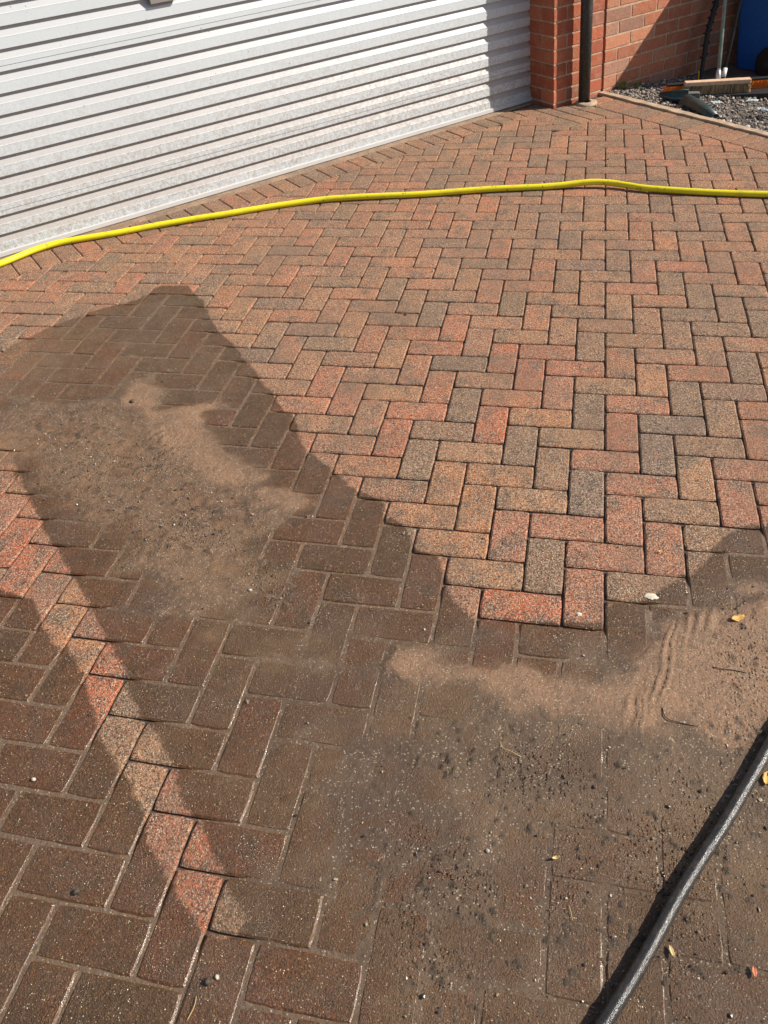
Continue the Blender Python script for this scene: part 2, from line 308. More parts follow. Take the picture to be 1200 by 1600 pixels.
def noisy(name, c1, c2, scale, rough=0.85, bump=0.4, bd=0.003, lo=0.35, hi=0.65, metal=0.0, fine=None):
    m = mat(name, c1, rough, metal); g = NG(m); P = g.geo()
    n = g.noise(P, scale, 5, 0.62); col = g.mix(g.ss(n, lo, hi), c1, c2)
    if fine:
        v = g.vor(P, fine[0]); r = g.sep(v.outputs['Color']); col = g.mix(g.math('MULTIPLY', g.ss(r[0], fine[1], fine[1]+0.02), 0.7), col, fine[2])
    g.put(g.b.inputs['Base Color'], col)
    if bump: g.put(g.b.inputs['Normal'], g.bump(g.noise(P, scale*5, 4, 0.65), bump, bd))
    return m
def make_door_mat():
    m = mat('door_paint', (0.78, 0.78, 0.77), 0.42); g = NG(m); P = g.geo(); hh = g.attr('height'); ss_ = g.attr('along')
    dirt = g.attr('dirt')
    low = g.ss(hh, 0.0, 0.85, 1.0, 0.08)
    n = g.noise(P, 55.0, 6, 0.75); n2 = g.noise(P, 9.0, 4, 0.6); n3 = g.noise(P, 130.0, 4, 0.8)
    k = g.math('MULTIPLY', low, g.ss(n, 0.42, 0.60, 0.08, 1.0))
    k = g.math('MULTIPLY', k, g.ss(n2, 0.25, 0.7, 0.5, 1.0))
    slope = g.ss(dirt, 0.2, 0.6)
    col = g.mix(g.math('MULTIPLY', k, 0.80), (0.545, 0.592, 0.62), (0.32, 0.275, 0.24))
    col = g.mix(g.math('MULTIPLY', slope, g.fmix(g.noise(P, 35.0, 5, 0.7), 0.72, 1.0)), col, g.mix(low, (0.43, 0.435, 0.445), (0.34, 0.305, 0.285)))
    col = g.mix(g.ss(dirt, 0.85, 0.95, 0, 0.6), col, (0.32, 0.27, 0.23))
    v = g.vor(P, 44.0); r = g.sep(v.outputs['Color'])
    sp = g.math('MULTIPLY', g.ss(r[0], 0.80, 0.84), g.math('MULTIPLY', g.ss(v.outputs['Distance'], 0.07, 0.16, 1, 0), g.ss(n2, 0.40, 0.55, 0.15, 1.0)))
    col = g.mix(g.math('MULTIPLY', sp, 0.9), col, (0.13, 0.105, 0.09))
    sp2 = g.math('MULTIPLY', g.ss(n3, 0.54, 0.62), g.math('MULTIPLY', low, 0.8)); col = g.mix(sp2, col, (0.30, 0.25, 0.21))
    g.put(g.b.inputs['Base Color'], col)
    g.put(g.b.inputs['Roughness'], g.math('ADD', 0.40, g.math('MULTIPLY', k, 0.4)))
    g.put(g.b.inputs['Normal'], g.bump(g.noise(P, 6.0, 3), 0.25, 0.004))
    return m
def make_attr_mat(name, rough, spec=0.5, bscale=200.0, bst=0.5):
    m = mat(name, (0.3, 0.3, 0.3), rough, 0, spec); g = NG(m); P = g.geo()
    n = g.noise(P, bscale, 3, 0.6); col = g.mix(g.ss(n, 0.35, 0.7, 0, 0.45), g.attr('tone', 'Color'), g.mix(0.5, g.attr('tone', 'Color'), (0.05, 0.035, 0.025)))
    g.put(g.b.inputs['Base Color'], col); g.put(g.b.inputs['Normal'], g.bump(n, bst, 0.002))
    return m
M_PAV = make_paving_mat(); M_SILT = make_silt_mat(); M_BRICK = make_brick_mat(); M_DOOR = make_door_mat()
M_MORTAR = noisy('mortar', (0.52, 0.37, 0.25), (0.36, 0.25, 0.17), 30.0, 0.95, 0.6, 0.003)
M_SAND = noisy('joint_sand', (0.045, 0.034, 0.026), (0.10, 0.07, 0.05), 40.0, 0.95, 0.5, 0.003)
M_CONC = noisy('concrete_edging', (0.47, 0.35, 0.235), (0.33, 0.235, 0.155), 14.0, 0.9, 0.6, 0.003, fine=(240.0, 0.9, (0.2, 0.15, 0.11)))
M_BED = noisy('mortar_bed', (0.30, 0.20, 0.13), (0.20, 0.135, 0.09), 12.0, 0.92, 0.6, 0.004, fine=(200.0, 0.92, (0.08, 0.055, 0.04)))
M_BEDG = noisy('gravel_bed', (0.24, 0.20, 0.165), (0.06, 0.05, 0.042), 70.0, 0.95, 1.0, 0.012)
M_SOIL = noisy('soil', (0.09, 0.065, 0.045), (0.16, 0.12, 0.085), 9.0, 0.95, 0.8, 0.01)
M_YEL = noisy('yellow_rubber', (0.72, 0.63, 0.014), (0.46, 0.37, 0.04), 14.0, 0.38, 0.3, 0.0015, 0.50, 0.85, fine=(110.0, 0.975, (0.22, 0.17, 0.05)))
M_GRIT = make_attr_mat('wet_grit', 0.28, 0.7); M_STONE = make_attr_mat('gravel_stone', 0.8, 0.4, 90.0, 0.4)
def make_black_hose():
    m = mat('black_hose', (0.02, 0.02, 0.021), 0.27, 0, 0.55); g = NG(m); P = g.geo()
    v = g.vor(P, 620.0); h = g.math('ADD', v.outputs['Distance'], g.noise(P, 220.0, 4)); g.put(g.b.inputs['Normal'], g.bump(h, 0.5, 0.0009))
    n = g.noise(P, 60.0, 4, 0.7); g.put(g.b.inputs['Base Color'], g.mix(g.ss(n, 0.45, 0.75, 0, 0.5), (0.022, 0.021, 0.021), (0.10, 0.078, 0.055)))
    return m
M_BH = make_black_hose()
M_PIPE = noisy('black_plastic', (0.022, 0.022, 0.022), (0.075, 0.07, 0.06), 60.0, 0.48, 0.3, 0.001, 0.45, 0.8)
M_BLACK = mat('matt_black', (0.012, 0.012, 0.013), 0.55)
M_RUB = mat('rubber_seal', (0.02, 0.02, 0.02), 0.8)
M_BLUE = noisy('blue_plastic', (0.012, 0.12, 0.46), (0.010, 0.10, 0.38), 30.0, 0.45, 0.25, 0.001)
M_WOOD = noisy('broom_wood', (0.66, 0.45, 0.30), (0.52, 0.34, 0.22), 40.0, 0.7, 0.2, 0.001)
M_BRIS = make_attr_mat('bristle', 0.7); 
M_GREENH = noisy('grey_green_handle', (0.20, 0.26, 0.21), (0.13, 0.17, 0.14), 25.0, 0.4, 0.1, 0.001)
M_STEEL = mat('galvanised', (0.55, 0.55, 0.53), 0.35, 0.8)
M_SLATE = noisy('dark_green_plastic', (0.022, 0.042, 0.042), (0.035, 0.06, 0.058), 20.0, 0.42, 0.15, 0.001)
M_STONEB = noisy('grey_stone', (0.085, 0.085, 0.08), (0.13, 0.125, 0.115), 30.0, 0.9, 0.4, 0.002)
M_FILM = noisy('pale_blue_plastic', (0.34, 0.45, 0.49), (0.52, 0.60, 0.62), 30.0, 0.35, 0.3, 0.002)
M_LEAF = noisy('dead_leaf', (0.62, 0.36, 0.07), (0.45, 0.24, 0.05), 90.0, 0.6, 0.4, 0.001)
M_LEAF2 = noisy('brown_leaf', (0.45, 0.14, 0.05), (0.33, 0.10, 0.04), 90.0, 0.6, 0.4, 0.001)
M_STRAW = mat('straw', (0.50, 0.38, 0.16), 0.7); M_TWIG = mat('twig', (0.06, 0.04, 0.028), 0.8)
M_PALE = noisy('pale_splash', (0.66, 0.62, 0.50), (0.50, 0.45, 0.34), 150.0, 0.85, 0.6, 0.002)
M_WEED = noisy('weed', (0.10, 0.16, 0.035), (0.18, 0.22, 0.06), 60.0, 0.6, 0)
M_GREY = mat('grey_handle_plate', (0.22, 0.20, 0.185), 0.5); M_YPL = mat('yellow_stick', (0.75, 0.55, 0.02), 0.5)

# ================================================================== THE GROUND AND PAVING
def quad(name, x0, x1, y0, y1, z, m):
    return tag(mesh(name, [(x0, y0, z), (x1, y0, z), (x1, y1, z), (x0, y1, z)], [(0, 1, 2, 3)], m), kind='structure')
quad('ground', -90, 90, -90, 90, -0.055, M_SOIL)

# clip helpers in local (s,d)
def clip(poly, a, b, c):                                 # keep a*x+b*y<=c
    out = []
    for i in range(len(poly)):
        p = poly[i]; q = poly[(i+1) % len(poly)]
        fp = a*p[0]+b*p[1]-c; fq = a*q[0]+b*q[1]-c
        if fp <= 0: out.append(p)
        if fp*fq < 0:
            t = fp/(fp-fq); out.append((p[0]+(q[0]-p[0])*t, p[1]+(q[1]-p[1])*t))
    return out
def area(p): return 0.5*abs(sum(p[i][0]*p[(i+1) % len(p)][1]-p[(i+1) % len(p)][0]*p[i][1] for i in range(len(p))))
S_IN = 3.155; S_KERB = 3.530; D_ROW = 0.545
def field_clip(rect):                                    # rect in local coords, CCW
    p = clip(rect, -0.0225, -1.0, -0.264)
    p = clip(p, 1, 0, S_KERB)
    if len(p) < 3: return []
    if max(q[0] for q in p) > S_IN and min(q[1] for q in p) < D_ROW:
        a = clip(p, 1, 0, S_IN); b = clip(p, 0, -1, -D_ROW)
        a_, b_ = (area(a) if len(a) > 2 else 0), (area(b) if len(b) > 2 else 0)
        p = a if a_ > b_ else b
    return p if len(p) > 2 and area(p) > 0.0006 else []
V = []; F = []; TONE = []; BR = random.Random(11)
reds = [(0.47, 0.150, 0.068), (0.43, 0.145, 0.068), (0.48, 0.175, 0.082), (0.41, 0.145, 0.070)]
ors = [(0.43, 0.190, 0.090), (0.40, 0.178, 0.086), (0.38, 0.165, 0.080)]
brs = [(0.350, 0.168, 0.090), (0.37, 0.175, 0.092), (0.320, 0.155, 0.085)]
grs = [(0.255, 0.148, 0.088), (0.225, 0.138, 0.086), (0.195, 0.128, 0.088)]
def tone():
    r = BR.random(); c = BR.choice(reds if r < 0.27 else ors if r < 0.52 else brs if r < 0.78 else grs)
    c = tuple(a_*0.74+b_*0.26 for a_, b_ in zip(c, (0.410, 0.158, 0.086)))
    k = BR.uniform(0.88, 1.12); return (c[0]*k, c[1]*k*BR.uniform(0.94, 1.06), c[2]*k, BR.random())
PICK = {'r': (0.50, 0.135, 0.060), 'p': (0.43, 0.165, 0.095), 'o': (0.46, 0.200, 0.085), 't': (0.42, 0.225, 0.115), 'b': (0.32, 0.185, 0.105), 'g': (0.225, 0.150, 0.095), 'k': (0.19, 0.145, 0.115)}
SEEN = {(-12,12):'r',(-11,12):'g',(-11,13):'b',(-10,13):'t',(-10,14):'t',(-9,14):'p',(-9,15):'p',(-8,15):'r',(-8,16):'r',(-7,16):'b',(-13,11):'o',(-12,11):'r',(-14,10):'o',(-13,10):'p',(-15,9):'p',(-14,9):'o',(-16,8):'r',(-15,8):'r',(-17,7):'r',(-18,6):'p',
 (0,0):'r',(1,0):'k',(1,1):'k',(2,1):'b',(2,2):'t',(3,2):'p',(3,3):'p',(0,4):'p',(1,4):'b',(1,5):'p',(2,5):'b',(0,8):'b',(-1,2):'p',(0,3):'p',(-2,1):'t',(-1,-1):'g',(0,-1):'p',(-1,3):'k',(-2,2):'b',(-3,1):'g',(-4,0):'r',(-5,-1):'g',
 (-3,0):'o',(-2,5):'p',(-2,6):'g',(-3,5):'p',(-4,4):'o',(-5,3):'o',(-3,4):'t',(-4,3):'o',(-5,2):'t',(-1,6):'p',(0,7):'b',(-1,7):'p',(-3,8):'r',(-2,9):'t',(-4,7):'t',(-6,2):'g',(-7,1):'r',(-4,-4):'r',(-3,-3):'r',(-2,-2):'p',(3,-1):'b',(2,-2):'g',(-3,9):'r',(-5,6):'o',(-6,5):'o'}
def add_block(poly, gap=0.0022, cham=0.0042, dz=None, sub=True, key=None):
    """poly: CCW outline (world xy) of one paver with its half joint still on it"""
    n = len(poly); cx = sum(p[0] for p in poly)/n; cy = sum(p[1] for p in poly)/n
    def inset(pl, w):
        out = []
        m = len(pl)
        for i in range(m):
            a, b, c = pl[i-1], pl[i], pl[(i+1) % m]
            e1 = (b[0]-a[0], b[1]-a[1]); e2 = (c[0]-b[0], c[1]-b[1])
            l1 = math.hypot(*e1) or 1e-9; l2 = math.hypot(*e2) or 1e-9
            n1 = (-e1[1]/l1, e1[0]/l1); n2 = (-e2[1]/l2, e2[0]/l2)
            k = 1+n1[0]*n2[0]+n1[1]*n2[1]
            k = max(k, 0.35)
            out.append((b[0]+(n1[0]+n2[0])/k*w, b[1]+(n1[1]+n2[1])/k*w))
        return out
    sa = sum(poly[i][0]*poly[(i+1) % n][1]-poly[(i+1) % n][0]*poly[i][1] for i in range(n))
    if sa < 0: poly = poly[::-1]
    # drop tiny edges
    pl = [poly[i] for i in range(n) if math.dist(poly[i], poly[(i+1) % n]) > 0.004]
    if len(pl) < 3: return
    outer = inset(pl, gap); top = inset(pl, gap+cham)
    if min(area(outer), area(top)) < 0.0003: return
    z0 = BR.gauss(0, 0.0005) if dz is None else dz; tx = BR.gauss(0, 0.0035); ty = BR.gauss(0, 0.0035)
    zz = lambda x, y, z: z0+z+(x-cx)*tx+(y-cy)*ty
    t = tone(); base = len(V)
    if key in SEEN: c_ = tuple(a_*0.78+b_*0.22 for a_, b_ in zip(PICK[SEEN[key]], (0.410, 0.158, 0.086))); k_ = BR.uniform(.95, 1.05); t = (c_[0]*k_, c_[1]*k_, c_[2]*k_, t[3])
    if len(pl) == 4 and sub:
        L1 = math.dist(top[0], top[1]); L2 = math.dist(top[1], top[2]); nu = max(2, round(L1/0.024)); nv = max(2, round(L2/0.024))
        g = {}
        for j in range(nv+1):
            for i in range(nu+1):
                u, v = i/nu, j/nv
                x = (top[0][0]*(1-u)+top[1][0]*u)*(1-v)+(top[3][0]*(1-u)+top[2][0]*u)*v
                y = (top[0][1]*(1-u)+top[1][1]*u)*(1-v)+(top[3][1]*(1-u)+top[2][1]*u)*v
                edge = i in (0, nu) or j in (0, nv); corner = i in (0, nu) and j in (0, nv)
                if corner: x += (cx-x)*0.022; y += (cy-y)*0.022
                if edge: x += BR.uniform(-.0007, .0007); y += BR.uniform(-.0007, .0007)
                g[i, j] = len(V); V.append((x, y, zz(x, y, (-0.0006 if edge else 0)+BR.uniform(-.0002, .0002)))); TONE.append(t)
        for j in range(nv):
            for i in range(nu): F.append((g[i, j], g[i+1, j], g[i+1, j+1], g[i, j+1]))
        ring = [g[i, 0] for i in range(nu)]+[g[nu, j] for j in range(nv)]+[g[i, nv] for i in range(nu, 0, -1)]+[g[0, j] for j in range(nv, 0, -1)]
        par = [(0, i/nu) for i in range(nu)]+[(1, j/nv) for j in range(nv)]+[(2, 1-i/nu) for i in range(nu, 0, -1)]+[(3, 1-j/nv) for j in range(nv, 0, -1)]
        out = []
        for e, u in par:
            a, b = outer[e], outer[(e+1) % 4]
            x, y = a[0]*(1-u)+b[0]*u, a[1]*(1-u)+b[1]*u
            if u == 0: x += (cx-x)*0.03; y += (cy-y)*0.03
            out.append((x+BR.uniform(-.0006, .0006), y+BR.uniform(-.0006, .0006)))
    else:
        ring = []
        for x, y in top: ring.append(len(V)); V.append((x, y, zz(x, y, 0))); TONE.append(t)
        F.append(tuple(ring)); out = outer
    prev = ring
    for z in (-0.0034, -0.028):
        cur = []
        for x, y in out: cur.append(len(V)); V.append((x, y, zz(x, y, z))); TONE.append(t)
        m = len(prev)
        for i in range(m): F.append((prev[i], cur[i], cur[(i+1) % m], prev[(i+1) % m]))
        prev = cur
def lw(s, d): p = W(s, d); return (p[0], p[1])
X0, X1, Y0, Y1 = -5.2, 2.2, -3.4, 4.4
for ix in range(int(X0*10), int(X1*10)):
    for iy in range(int(Y0*10), int(Y1*10)):
        # lattice: x to the right, y (down) = -iy-? ; cell spans world x ix..ix+1, y row from -(yd) to -(yd+1)
        yd = -iy-1
        k = (ix-yd) % 4
        if k == 0: r = (ix, iy-1, ix+1, iy+1)               # upright, two cells downwards
        elif k == 1: r = (ix, iy, ix+2, iy+1)
        else: continue
        x0, y0, x1, y1 = (c*0.1 for c in r)
        rect = [loc2(x0, y0), loc2(x1, y0), loc2(x1, y1), loc2(x0, y1)]
        sm = sum(p[0] for p in rect)/4; dm = sum(p[1] for p in rect)/4
        if sm < -2.6 or dm > 5.6 or sm > 3.7: continue
        if all(p[0] < S_IN-0.02 and p[1] > 0.30 for p in rect) : add_block([(x0, y0), (x1, y0), (x1, y1), (x0, y1)], key=(ix, yd))
        elif all(p[0] < S_KERB-0.002 and p[1] > D_ROW+0.01 for p in rect): add_block([(x0, y0), (x1, y0), (x1, y1), (x0, y1)], key=(ix, yd))
        else:
            if True:
                sa = sum(rect[i][0]*rect[(i+1) % 4][1]-rect[(i+1) % 4][0]*rect[i][1] for i in range(4))
                q = rect if sa > 0 else rect[::-1]
                p = field_clip(q)
                if p: add_block([lw(*c) for c in p][::-1], sub=False)
def strip_block(s0, s1, d0a, d0b, d1a, d1b):
    add_block([lw(s0, d0a), lw(s1, d0b), lw(s1, d1b), lw(s0, d1a)][::-1], sub=True)
d_out = lambda s: 0.058-0.008*s
d_inn = lambda s: 0.262-0.0225*s
s = 0.03-2.6
while s < S_IN-0.05:                                       # header course along the door
    strip_block(s, s+0.1, d_out(s), d_out(s+.1), d_inn(s), d_inn(s+.1)); s += 0.1
for k, (a_, b_) in enumerate([(3.13, 3.245), (3.245, 3.335), (3.335, 3.43), (3.43, 3.53)]):
    lo = 0.05 if a_ < 3.34 else 0.21
    if a_ > 3.33: lo = 0.21
    if lo < 0.1: strip_block(a_, min(b_, 3.335), lo, lo, 0.205, 0.205); strip_block(a_, b_, 0.205, 0.205, 0.36, 0.36)
    else: strip_block(a_, b_, lo, lo, 0.35+0.03*(k % 2), 0.35+0.03*(k % 2))
    strip_block(a_, b_, *( [0.36]*2 if lo < 0.1 else [0.35+0.03*(k % 2)]*2), D_ROW, D_ROW)
d = 0.247
while d < 5.5:                                             # header course along the kerb
    strip_block(S_KERB, 3.724, d, d, d+.1, d+.1); d += 0.1
V = np.array(V); TONE = np.array(TONE)
pav = mesh('block_paving', V, F, M_PAV); tag(pav, kind='structure')
cattr(pav.data, 'tone', TONE); fattr(pav.data, 'wet', wet_field(V[:, 0], V[:, 1])); mv_, tv_ = mud_field(V[:, 0], V[:, 1]); fattr(pav.data, 'mud', mv_); fattr(pav.data, 'tan', tv_); fattr(pav.data, 'damp', 1.0-0.62*sstep(sdf(V[:, 0], V[:, 1], FADE)/0.5+0.5)); fattr(pav.data, 'lump', lump_field(V[:, 0], V[:, 1]))
# joint sand below, mortar bed along the door
js = [lw(-2.7, -0.1), lw(3.726, -0.1), lw(3.726, 5.6), lw(-2.7, 5.6)]
tag(mesh('joint_sand', [(x, y, -0.0085) for x, y in js], [(3, 2, 1, 0)], M_SAND), kind='structure')
mbv = []; mbf = []
ss = np.arange(-2.6, 3.36, 0.05)
for s_ in ss:
    for dd_, z_ in ((-0.08, 0.004), (0.0, 0.003), (0.03, 0.001), (d_out(s_)+0.004, -0.004)):
        x, y = lw(s_, dd_+(RNG.uniform(-.003, .003) if dd_ > 0.02 else 0)); mbv.append((x, y, z_+RNG.uniform(-.0008, .0008)))
for i in range(len(ss)-1):
    for j in range(3): mbf.append((i*4+j, i*4+j+1, i*4+j+5, i*4+j+4))
tag(mesh('mortar_bed', mbv, mbf, M_BED, smooth=True), kind='structure')

# silt lying in the joints and spread over the blocks
def axis(a, b, fa, fb, c, f):
    out = [a]
    while out[-1] < b: out.append(out[-1]+(f if fa < out[-1] < fb else c))
    return np.array(out)
gx = axis(-3.3, 1.5, -0.65, 0.62, 0.0085, 0.0042); gy = axis(-2.4, 1.15, -1.80, -0.55, 0.0085, 0.0042)
GX, GY = np.meshgrid(gx, gy); x = GX.ravel(); y = GY.ravel()
wf = wet_field(x, y); mf, tf_ = mud_field(x, y)
J = sstep((wf+0.0)/0.05)*(0.55+0.9*fbm(x*6, y*6, 31))
J = np.clip(J, 0, 1)
z = -0.0095+J*0.0068+np.clip(mf, 0, 1)*0.0026+sstep((mf-0.70)/0.5)*0.0034+(fbm(x*25, y*25, 41, 4)-0.5)*0.0034*(0.3+np.clip(mf, 0, 1))
sm = sstep(sdf(x, y, STREAK)/0.05+0.5); (ax, ay), (bx, by) = STREAKDIR; L = math.hypot(bx-ax, by-ay); tx, ty = (bx-ax)/L, (by-ay)/L
pc = (x-ax)*(-ty)+(y-ay)*tx; al = (x-ax)*tx+(y-ay)*ty; pc = pc+(fbm(x*3, y*3, 51)-0.5)*0.09+(fbm(x*14, y*14, 53)-0.5)*0.018
rid = np.abs(vnoise(pc*70, al*3, 61)-0.5)*2; rid2 = vnoise(pc*150, al*6, 63)
gate = sstep((vnoise(pc*24, al*4.5, 67)-0.42)/0.25)*sstep((vnoise(x*9, y*9, 68)-0.25)/0.3)
z += sm*((1-rid)**3*0.0062*gate+(rid2-0.5)*0.0013*(0.4+gate)-0.0002)
cm = np.zeros_like(x)
for dens, poly in GRIT: cm = np.maximum(cm, sstep(sdf(x, y, poly)/0.2+0.5))
cl_ = fbm(x*64, y*64, 81, 3); cl2_ = vnoise(x*7, y*7, 83)
clump = np.clip((cl_-0.64-0.12*(1-cl2_))/0.035, 0, 1)*cm
z += clump*0.0048
nxg, nyg = len(gx), len(gy)
idx = np.arange(nxg*nyg).reshape(nyg, nxg)
keep = (wf.reshape(nyg, nxg) > -0.01); kk = keep[:-1, :-1] | keep[1:, 1:] | keep[:-1, 1:] | keep[1:, :-1]
Q = np.stack([idx[:-1, :-1], idx[:-1, 1:], idx[1:, 1:], idx[1:, :-1]], -1)[kk]
used = np.unique(Q); remap = np.zeros(nxg*nyg, int); remap[used] = np.arange(len(used)); Q = remap[Q]
me = bpy.data.meshes.new('silt'); me.vertices.add(len(used)); me.vertices.foreach_set('co', np.c_[x, y, z][used].astype(np.float32).ravel())
me.loops.add(Q.size); me.polygons.add(len(Q)); me.polygons.foreach_set('loop_start', np.arange(0, Q.size, 4)); me.loops.foreach_set('vertex_index', Q.ravel())
me.update(calc_edges=True); me.polygons.foreach_set('use_smooth', [True]*len(Q)); me.materials.append(M_SILT)
silt = bpy.data.objects.new('silt', me); C.objects.link(silt)
tag(silt, 'wet tan silt washed into the joints and smeared over the brick paving', 'silt', kind='stuff')
fattr(me, 'clump', clump[used]*0.8); fattr(me, 'lump', lump_field(x, y)[used]); fattr(me, 'mud', mf[used]); fattr(me, 'tan', tf_[used]); fattr(me, 'wet', wf[used])

# stones merged into one mesh
ICO_V = None
def ico(sub):
    bm = bmesh.new(); bmesh.ops.create_icosphere(bm, subdivisions=sub, radius=1.0)
    v = np.array([p.co[:] for p in bm.verts]); f = np.array([[q.index for q in p.verts] for p in bm.faces]); bm.free(); return v, f
def stones(name, pts, sizes, cols, m, sub=1, flat=0.6, lift=0.4, jit=0.25, smooth=False):
    v0, f0 = ico(sub); n = len(pts); nv = len(v0)
    r = RNG.random((n, 3)); ang = r[:, 0]*6.283
    V_ = v0[None]*(1+jit*(RNG.random((n, nv, 1))*2-1))
    sc3 = np.stack([sizes*(0.8+0.6*r[:, 1]), sizes*(0.7+0.4*r[:, 2]), sizes*flat*(0.7+0.6*RNG.random(n))], -1)
    V_ = V_*sc3[:, None]
    c_, s_ = np.cos(ang)[:, None], np.sin(ang)[:, None]
    tl = (RNG.random((n, 1))-.5)*0.9
    zx = V_[..., 0]*np.sin(tl)+V_[..., 2]*np.cos(tl); xx = V_[..., 0]*np.cos(tl)-V_[..., 2]*np.sin(tl)
    Vx = xx*c_-V_[..., 1]*s_; Vy = xx*s_+V_[..., 1]*c_
    out = np.stack([Vx, Vy, zx], -1)+pts[:, None]; out[..., 2] += (sizes*flat*lift)[:, None]
    Fq = (f0[None]+(np.arange(n)*nv)[:, None, None]).reshape(-1, 3)
    me = bpy.data.meshes.new(name); me.vertices.add(n*nv); me.vertices.foreach_set('co', out.astype(np.float32).ravel())
    me.loops.add(Fq.size); me.polygons.add(len(Fq)); me.polygons.foreach_set('loop_start', np.arange(0, Fq.size, 3)); me.loops.foreach_set('vertex_index', Fq.ravel())
    me.update(calc_edges=True); me.materials.append(m)
    if smooth: me.polygons.foreach_set('use_smooth', [True]*len(Fq))
    else: me.polygons.foreach_set('use_smooth', [False]*len(Fq))
    o = bpy.data.objects.new(name, me); C.objects.link(o)
    cattr(me, 'tone', np.repeat(np.c_[cols, np.ones(n)], nv, axis=0))
    return o
gp = []
for dens, poly in GRIT:
    p = np.array(poly); n = int(30000*(np.ptp(p[:, 0])+.2)*(np.ptp(p[:, 1])+.2)); GF = 0.22 if poly[0][0] > -0.5 else 0.30
    qx = RNG.uniform(p[:, 0].min()-.1, p[:, 0].max()+.1, n); qy = RNG.uniform(p[:, 1].min()-.1, p[:, 1].max()+.1, n)
    sd_ = sdf(qx, qy, poly); cl = fbm(qx*8, qy*8, 71); cl2 = vnoise(qx*28, qy*28, 73)
    pr = sstep(sd_/0.16+0.5)*dens*sstep((cl-0.32)/0.38)*(0.30+0.70*(cl2 > 0.5))*GF
    kk = RNG.random(n) < pr; gp.append(np.c_[qx[kk], qy[kk]])
n = 2600; qx = RNG.uniform(-2.2, 1.1, n); qy = RNG.uniform(-2.1, 0.9, n); kk = (wet_field(qx, qy) > 0) & (RNG.random(n) < 0.55); gp.append(np.c_[qx[kk], qy[kk]])
n = 700; qx = RNG.uniform(-2.4, 1.4, n); qy = RNG.uniform(-1.0, 3.6, n); l_ = np.array([loc2(a, b) for a, b in zip(qx, qy)]); kk = (l_[:, 1] > 0.12) & (l_[:, 0] < 3.6); gp.append(np.c_[qx[kk], qy[kk]])
gp = np.vstack(gp); n = len(gp)
sz = 0.0007+0.0036*RNG.random(n)**6; u_ = RNG.random(n)
pal = np.array([(0.055, 0.04, 0.03), (0.09, 0.062, 0.045), (0.34, 0.27, 0.18), (0.60, 0.54, 0.42), (0.16, 0.12, 0.09), (0.45, 0.33, 0.15)])
ci = np.select([u_ < .26, u_ < .46, u_ < .68, u_ < .80, u_ < .92], [0, 1, 2, 3, 4], 5)
sz = np.where(ci >= 3, np.minimum(sz, 0.0018), sz)
grit = stones('grit', np.c_[gp, np.full(n, 0.0006)], sz, pal[ci]*RNG.uniform(.6, 1.1, (n, 1)), M_GRIT, 1, 0.6, 0.55, 0.45)
tag(grit, 'loose dark and pale grit washed out of the joints over the wet paving', 'grit', kind='stuff')

# ================================================================== GARAGE DOOR
door = empty('garage_door', W(1.2, 0, 0), 'wide white ribbed roller garage door, dirty and speckled towards its foot', 'garage door')
PER = 0.0805; S_END = 3.333; S_BEG = -1.0
prof2 = [(0.024, 0.0, 0.3)]
for i in range(27):                                      # upwards: face top, slope inwards, recess, lip of the next face
    a = -0.0185+PER*i
    prof2 += [(a-0.002, 0.0, 0.0), (a+0.0010, 0.0004, 0.0), (a+0.0035, -0.0004, 0.0), (a+0.0045, -0.0010, 0.6), (a+0.0290, -0.0135, 0.6), (a+0.0375, -0.0145, 0.6), (a+0.0380, -0.0140, 0.5), (a+0.0385, -0.0015, 0.4), (a+0.0400, 0.0, 0.2), (a+0.0410, 0.0, 0.0)]
    if i in (9, 2): prof2 += [(a+0.058, 0.0, .15), (a+0.0583, -0.003, 1.0), (a+0.0600, -0.003, 1.0), (a+0.0603, 0.0, .15)]
prof2 = sorted([p for p in prof2 if p[0] >= 0.0235], key=lambda p: p[0])
sx = np.linspace(S_BEG, S_END+0.02, 90); vv = []; ff = []; hv = []; dv = []
for s_ in sx:
    wv = 0.0012*math.sin(s_*2.3)+0.0006*math.sin(s_*7.1)
    for h_, dp, dr in prof2: vv.append(W(s_, dp+wv-0.012, h_)); hv.append(h_); dv.append(dr)
m_ = len(prof2)
for i in range(len(sx)-1):
    for j in range(m_-1): ff.append((i*m_+j, (i+1)*m_+j, (i+1)*m_+j+1, i*m_+j+1))
cur = mesh('curtain', vv, ff, M_DOOR, door); fattr(cur.data, 'height', hv); fattr(cur.data, 'dirt', dv)
mb = MB(); mb.box(((S_BEG+S_END)/2, -0.014, 0.0165), ((S_END-S_BEG)/2+.02, 0.014, 0.0105), W)
br = mb.build('bottom_rail', mat('rail_grey', (0.52, 0.51, 0.50), 0.4), door, bevel=0.002)
mb = MB(); mb.box(((S_BEG+S_END)/2, -0.016, 0.004), ((S_END-S_BEG)/2+.02, 0.010, 0.006), W); mb.build('rubber_seal', M_RUB, door)
mb = MB(); mb.box((1.135, -0.004, 0.925), (0.062, 0.011, 0.042), W); mb.box((1.135, 0.010, 0.925), (0.045, 0.006, 0.012), W); mb.build('lift_handle', M_GREY, door, bevel=0.003)

